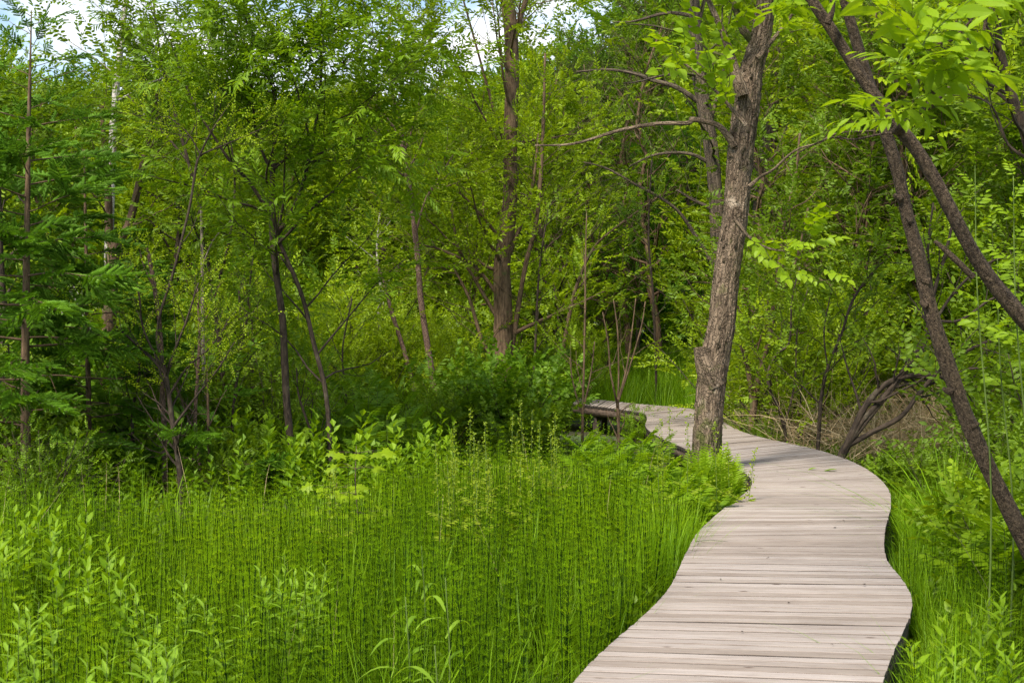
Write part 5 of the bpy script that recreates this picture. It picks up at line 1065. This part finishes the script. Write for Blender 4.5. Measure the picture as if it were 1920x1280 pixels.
for x, yt, Y in ((1240, 875, 12.6), (1275, 885, 12.2), (1215, 905, 12.0), (1300, 915, 11.8), (1205, 815, 14.4), (1160, 825, 14.6), (1120, 850, 14.0), (1090, 820, 15.2), (1255, 930, 11.4), (1330, 940, 11.6), (1180, 870, 13.2), (690, 700, 17), (760, 735, 16.6), (640, 760, 16.4), (725, 765, 15.8)):
    plant('pinnate_herb', lab2('plant with arching feather-like leaves', x, Y), 'plant', x, yt, Y, multi(pinnate, 2, .14), 420 + k, 'feather-leaved plants by the boardwalk', mat='herb' if Y < 15.5 else 'deep'); k += 1
plant('maple_sapling', 'young maple with yellow-green lobed leaves standing in the horsetails', 'sapling', 678, 835, 10.8, maple, 451, None, 'bark_pink', 'yellow')
plant('maple_seedling', 'small second maple seedling with few lobed leaves beside the young maple', 'sapling', 640, 905, 11.6, maple, 452, None, 'bark_pink', 'yellow')
for x, yt, Y in ((790, 985, 8.2), (760, 1075, 7.7), (835, 1040, 8.4), (815, 1160, 7.2)): plant('reed_grass', lab2('tall reed with long arching leaf blades', x, Y), 'grass plant', x, yt, Y, reed, 460 + k, 'broad reeds in the horsetails', mat='pale', hgt=.98); k += 1
for x, yt, Y, lb in ((690, 1170, 7.2, 'coarse grass clump low in the picture near the reeds'), (770, 1210, 6.9, 'arching grass clump below the tall reeds at the frame edge'), (900, 1215, 7.0, 'grass clump nearer the boardwalk, blades fanning over the gap'), (1780, 880, 11.2, 'large dark sedge clump beyond the right boardwalk edge'),
                      (1835, 905, 10.6, 'second sedge clump beneath the leaning trunk'), (1720, 935, 10.9, 'smaller sedge clump close to the boardwalk bend'), (1790, 1180, 7.2, 'bright grass clump at the lower corner beside the boardwalk')):
    plant('sedge_clump', lb.replace('right ', ''), 'grass clump', x, yt, Y, sedge, 480 + k, 'sedge and grass clumps', mat='grass', hgt=.72 if yt > 1000 else None); k += 1
for x, yt, Y in ((1845, 885, 8.6), (1895, 870, 8.2), (1900, 960, 7.6), (1860, 950, 8.0)): plant('ash_seedling', lab2('seedling with paired drooping leaflets', x, Y), 'sapling', x, yt, Y, multi(pinnate, 3, .12), 500 + k, 'seedlings under the leaning trunk', mat='bright', hgt=.8); k += 1
for x, yt, Y in ((1760, 1165, 7.0), (1820, 1140, 7.1), (1880, 1120, 7.2), (1730, 1215, 6.6), (1850, 1200, 6.7), (1900, 1215, 6.6)):
    plant('lance_leaved_herb', lab2('bright lance-leaved herb', x, Y), 'plant', x, yt, Y, multi(leafy_stem, 4, .09, n=18, s=.10), 520 + k, 'lance-leaved herbs in the corner', mat='herb', hgt=.6); k += 1

# things lying on the planks
def on_deck(name, label, cat, x, y, mbb, mat, rot=0.0):
    """x, y: photo pixel of the spot on the planks"""
    Y = (CAM_Z - DZ) * F_PX / (y - 560); p = px(x, y, Y); o = mbb.build(name, M[mat]); o.location = (p[0], p[1], DZ + .006); o.rotation_euler = (0, 0, rot); return tag(o, label, cat)
for x, y, s_, rot, lb in ((1570, 884, .16, 1.4, 'flat green leaf lying on the planks at the outer bend'), (1532, 881, .11, 1.9, 'smaller green leaf lying on the planks, next to the larger one')):
    mbb = MB(); mbb.tile(LF['ovate'], frames(A_([(0, 1, .0)]), A_([(0, 0, 1.)]), A_([s_])), A_([(0, 0, .012)]), A_([.6])); on_deck('fallen_leaf', lb, 'leaf', x, y, mbb, 'herb', rot)
mbb = MB(); strip(mbb, A_([(0, 0, .01), (.1, .01, .02), (.22, 0, .01)]), .002)
for i in range(12):
    for sg in (-1, 1): b0 = A_((.01 + .014 * i, 0, .012)); mbb.add([b0, b0 + (.004, 0, 0), b0 + (.02, sg * .028, .004)], [(0, 1, 2)], None, .4)
on_deck('fallen_horsetail', 'snapped horsetail stem lying on the inner plank edge', 'plant stem', 1305, 1021, mbb, 'horse')
rdb = np.random.default_rng(12)
for i, (x, y) in enumerate(((1620, 1100), (1480, 1135), (1390, 1190), (1440, 1050), (1560, 1215), (1350, 1090), (1458, 886), (1405, 884), (1566, 992), (1583, 979), (1478, 900))):
    mbb = MB(); V = rdb.normal(size=(6, 3)) * .008; V[:, 2] = np.abs(V[:, 2]) * .5; mbb.add(V, [(0, 1, 2), (0, 2, 3), (0, 3, 4), (0, 4, 5), (1, 2, 5), (2, 3, 5)], None, .1)
    on_deck('plant_crumb', 'tiny dark crumb of plant litter on the pale planks', 'litter', x, y, mbb, 'bark_dark')['group'] = 'dark crumbs on the planks'

DS = [tuft(rg, 1, .75, .0035, .8, .6, 5, .0) for _ in range(5)]
X7, Y7 = scatter(rg, 260, -6, 5, 5.8, 14.5, lambda X, Y: deck_side(X, Y) > .6)
field('dead_stalks', 'straw', DS, X7, Y7, .6 + .6 * rg.random(len(X7)), rg, tilt=.2)
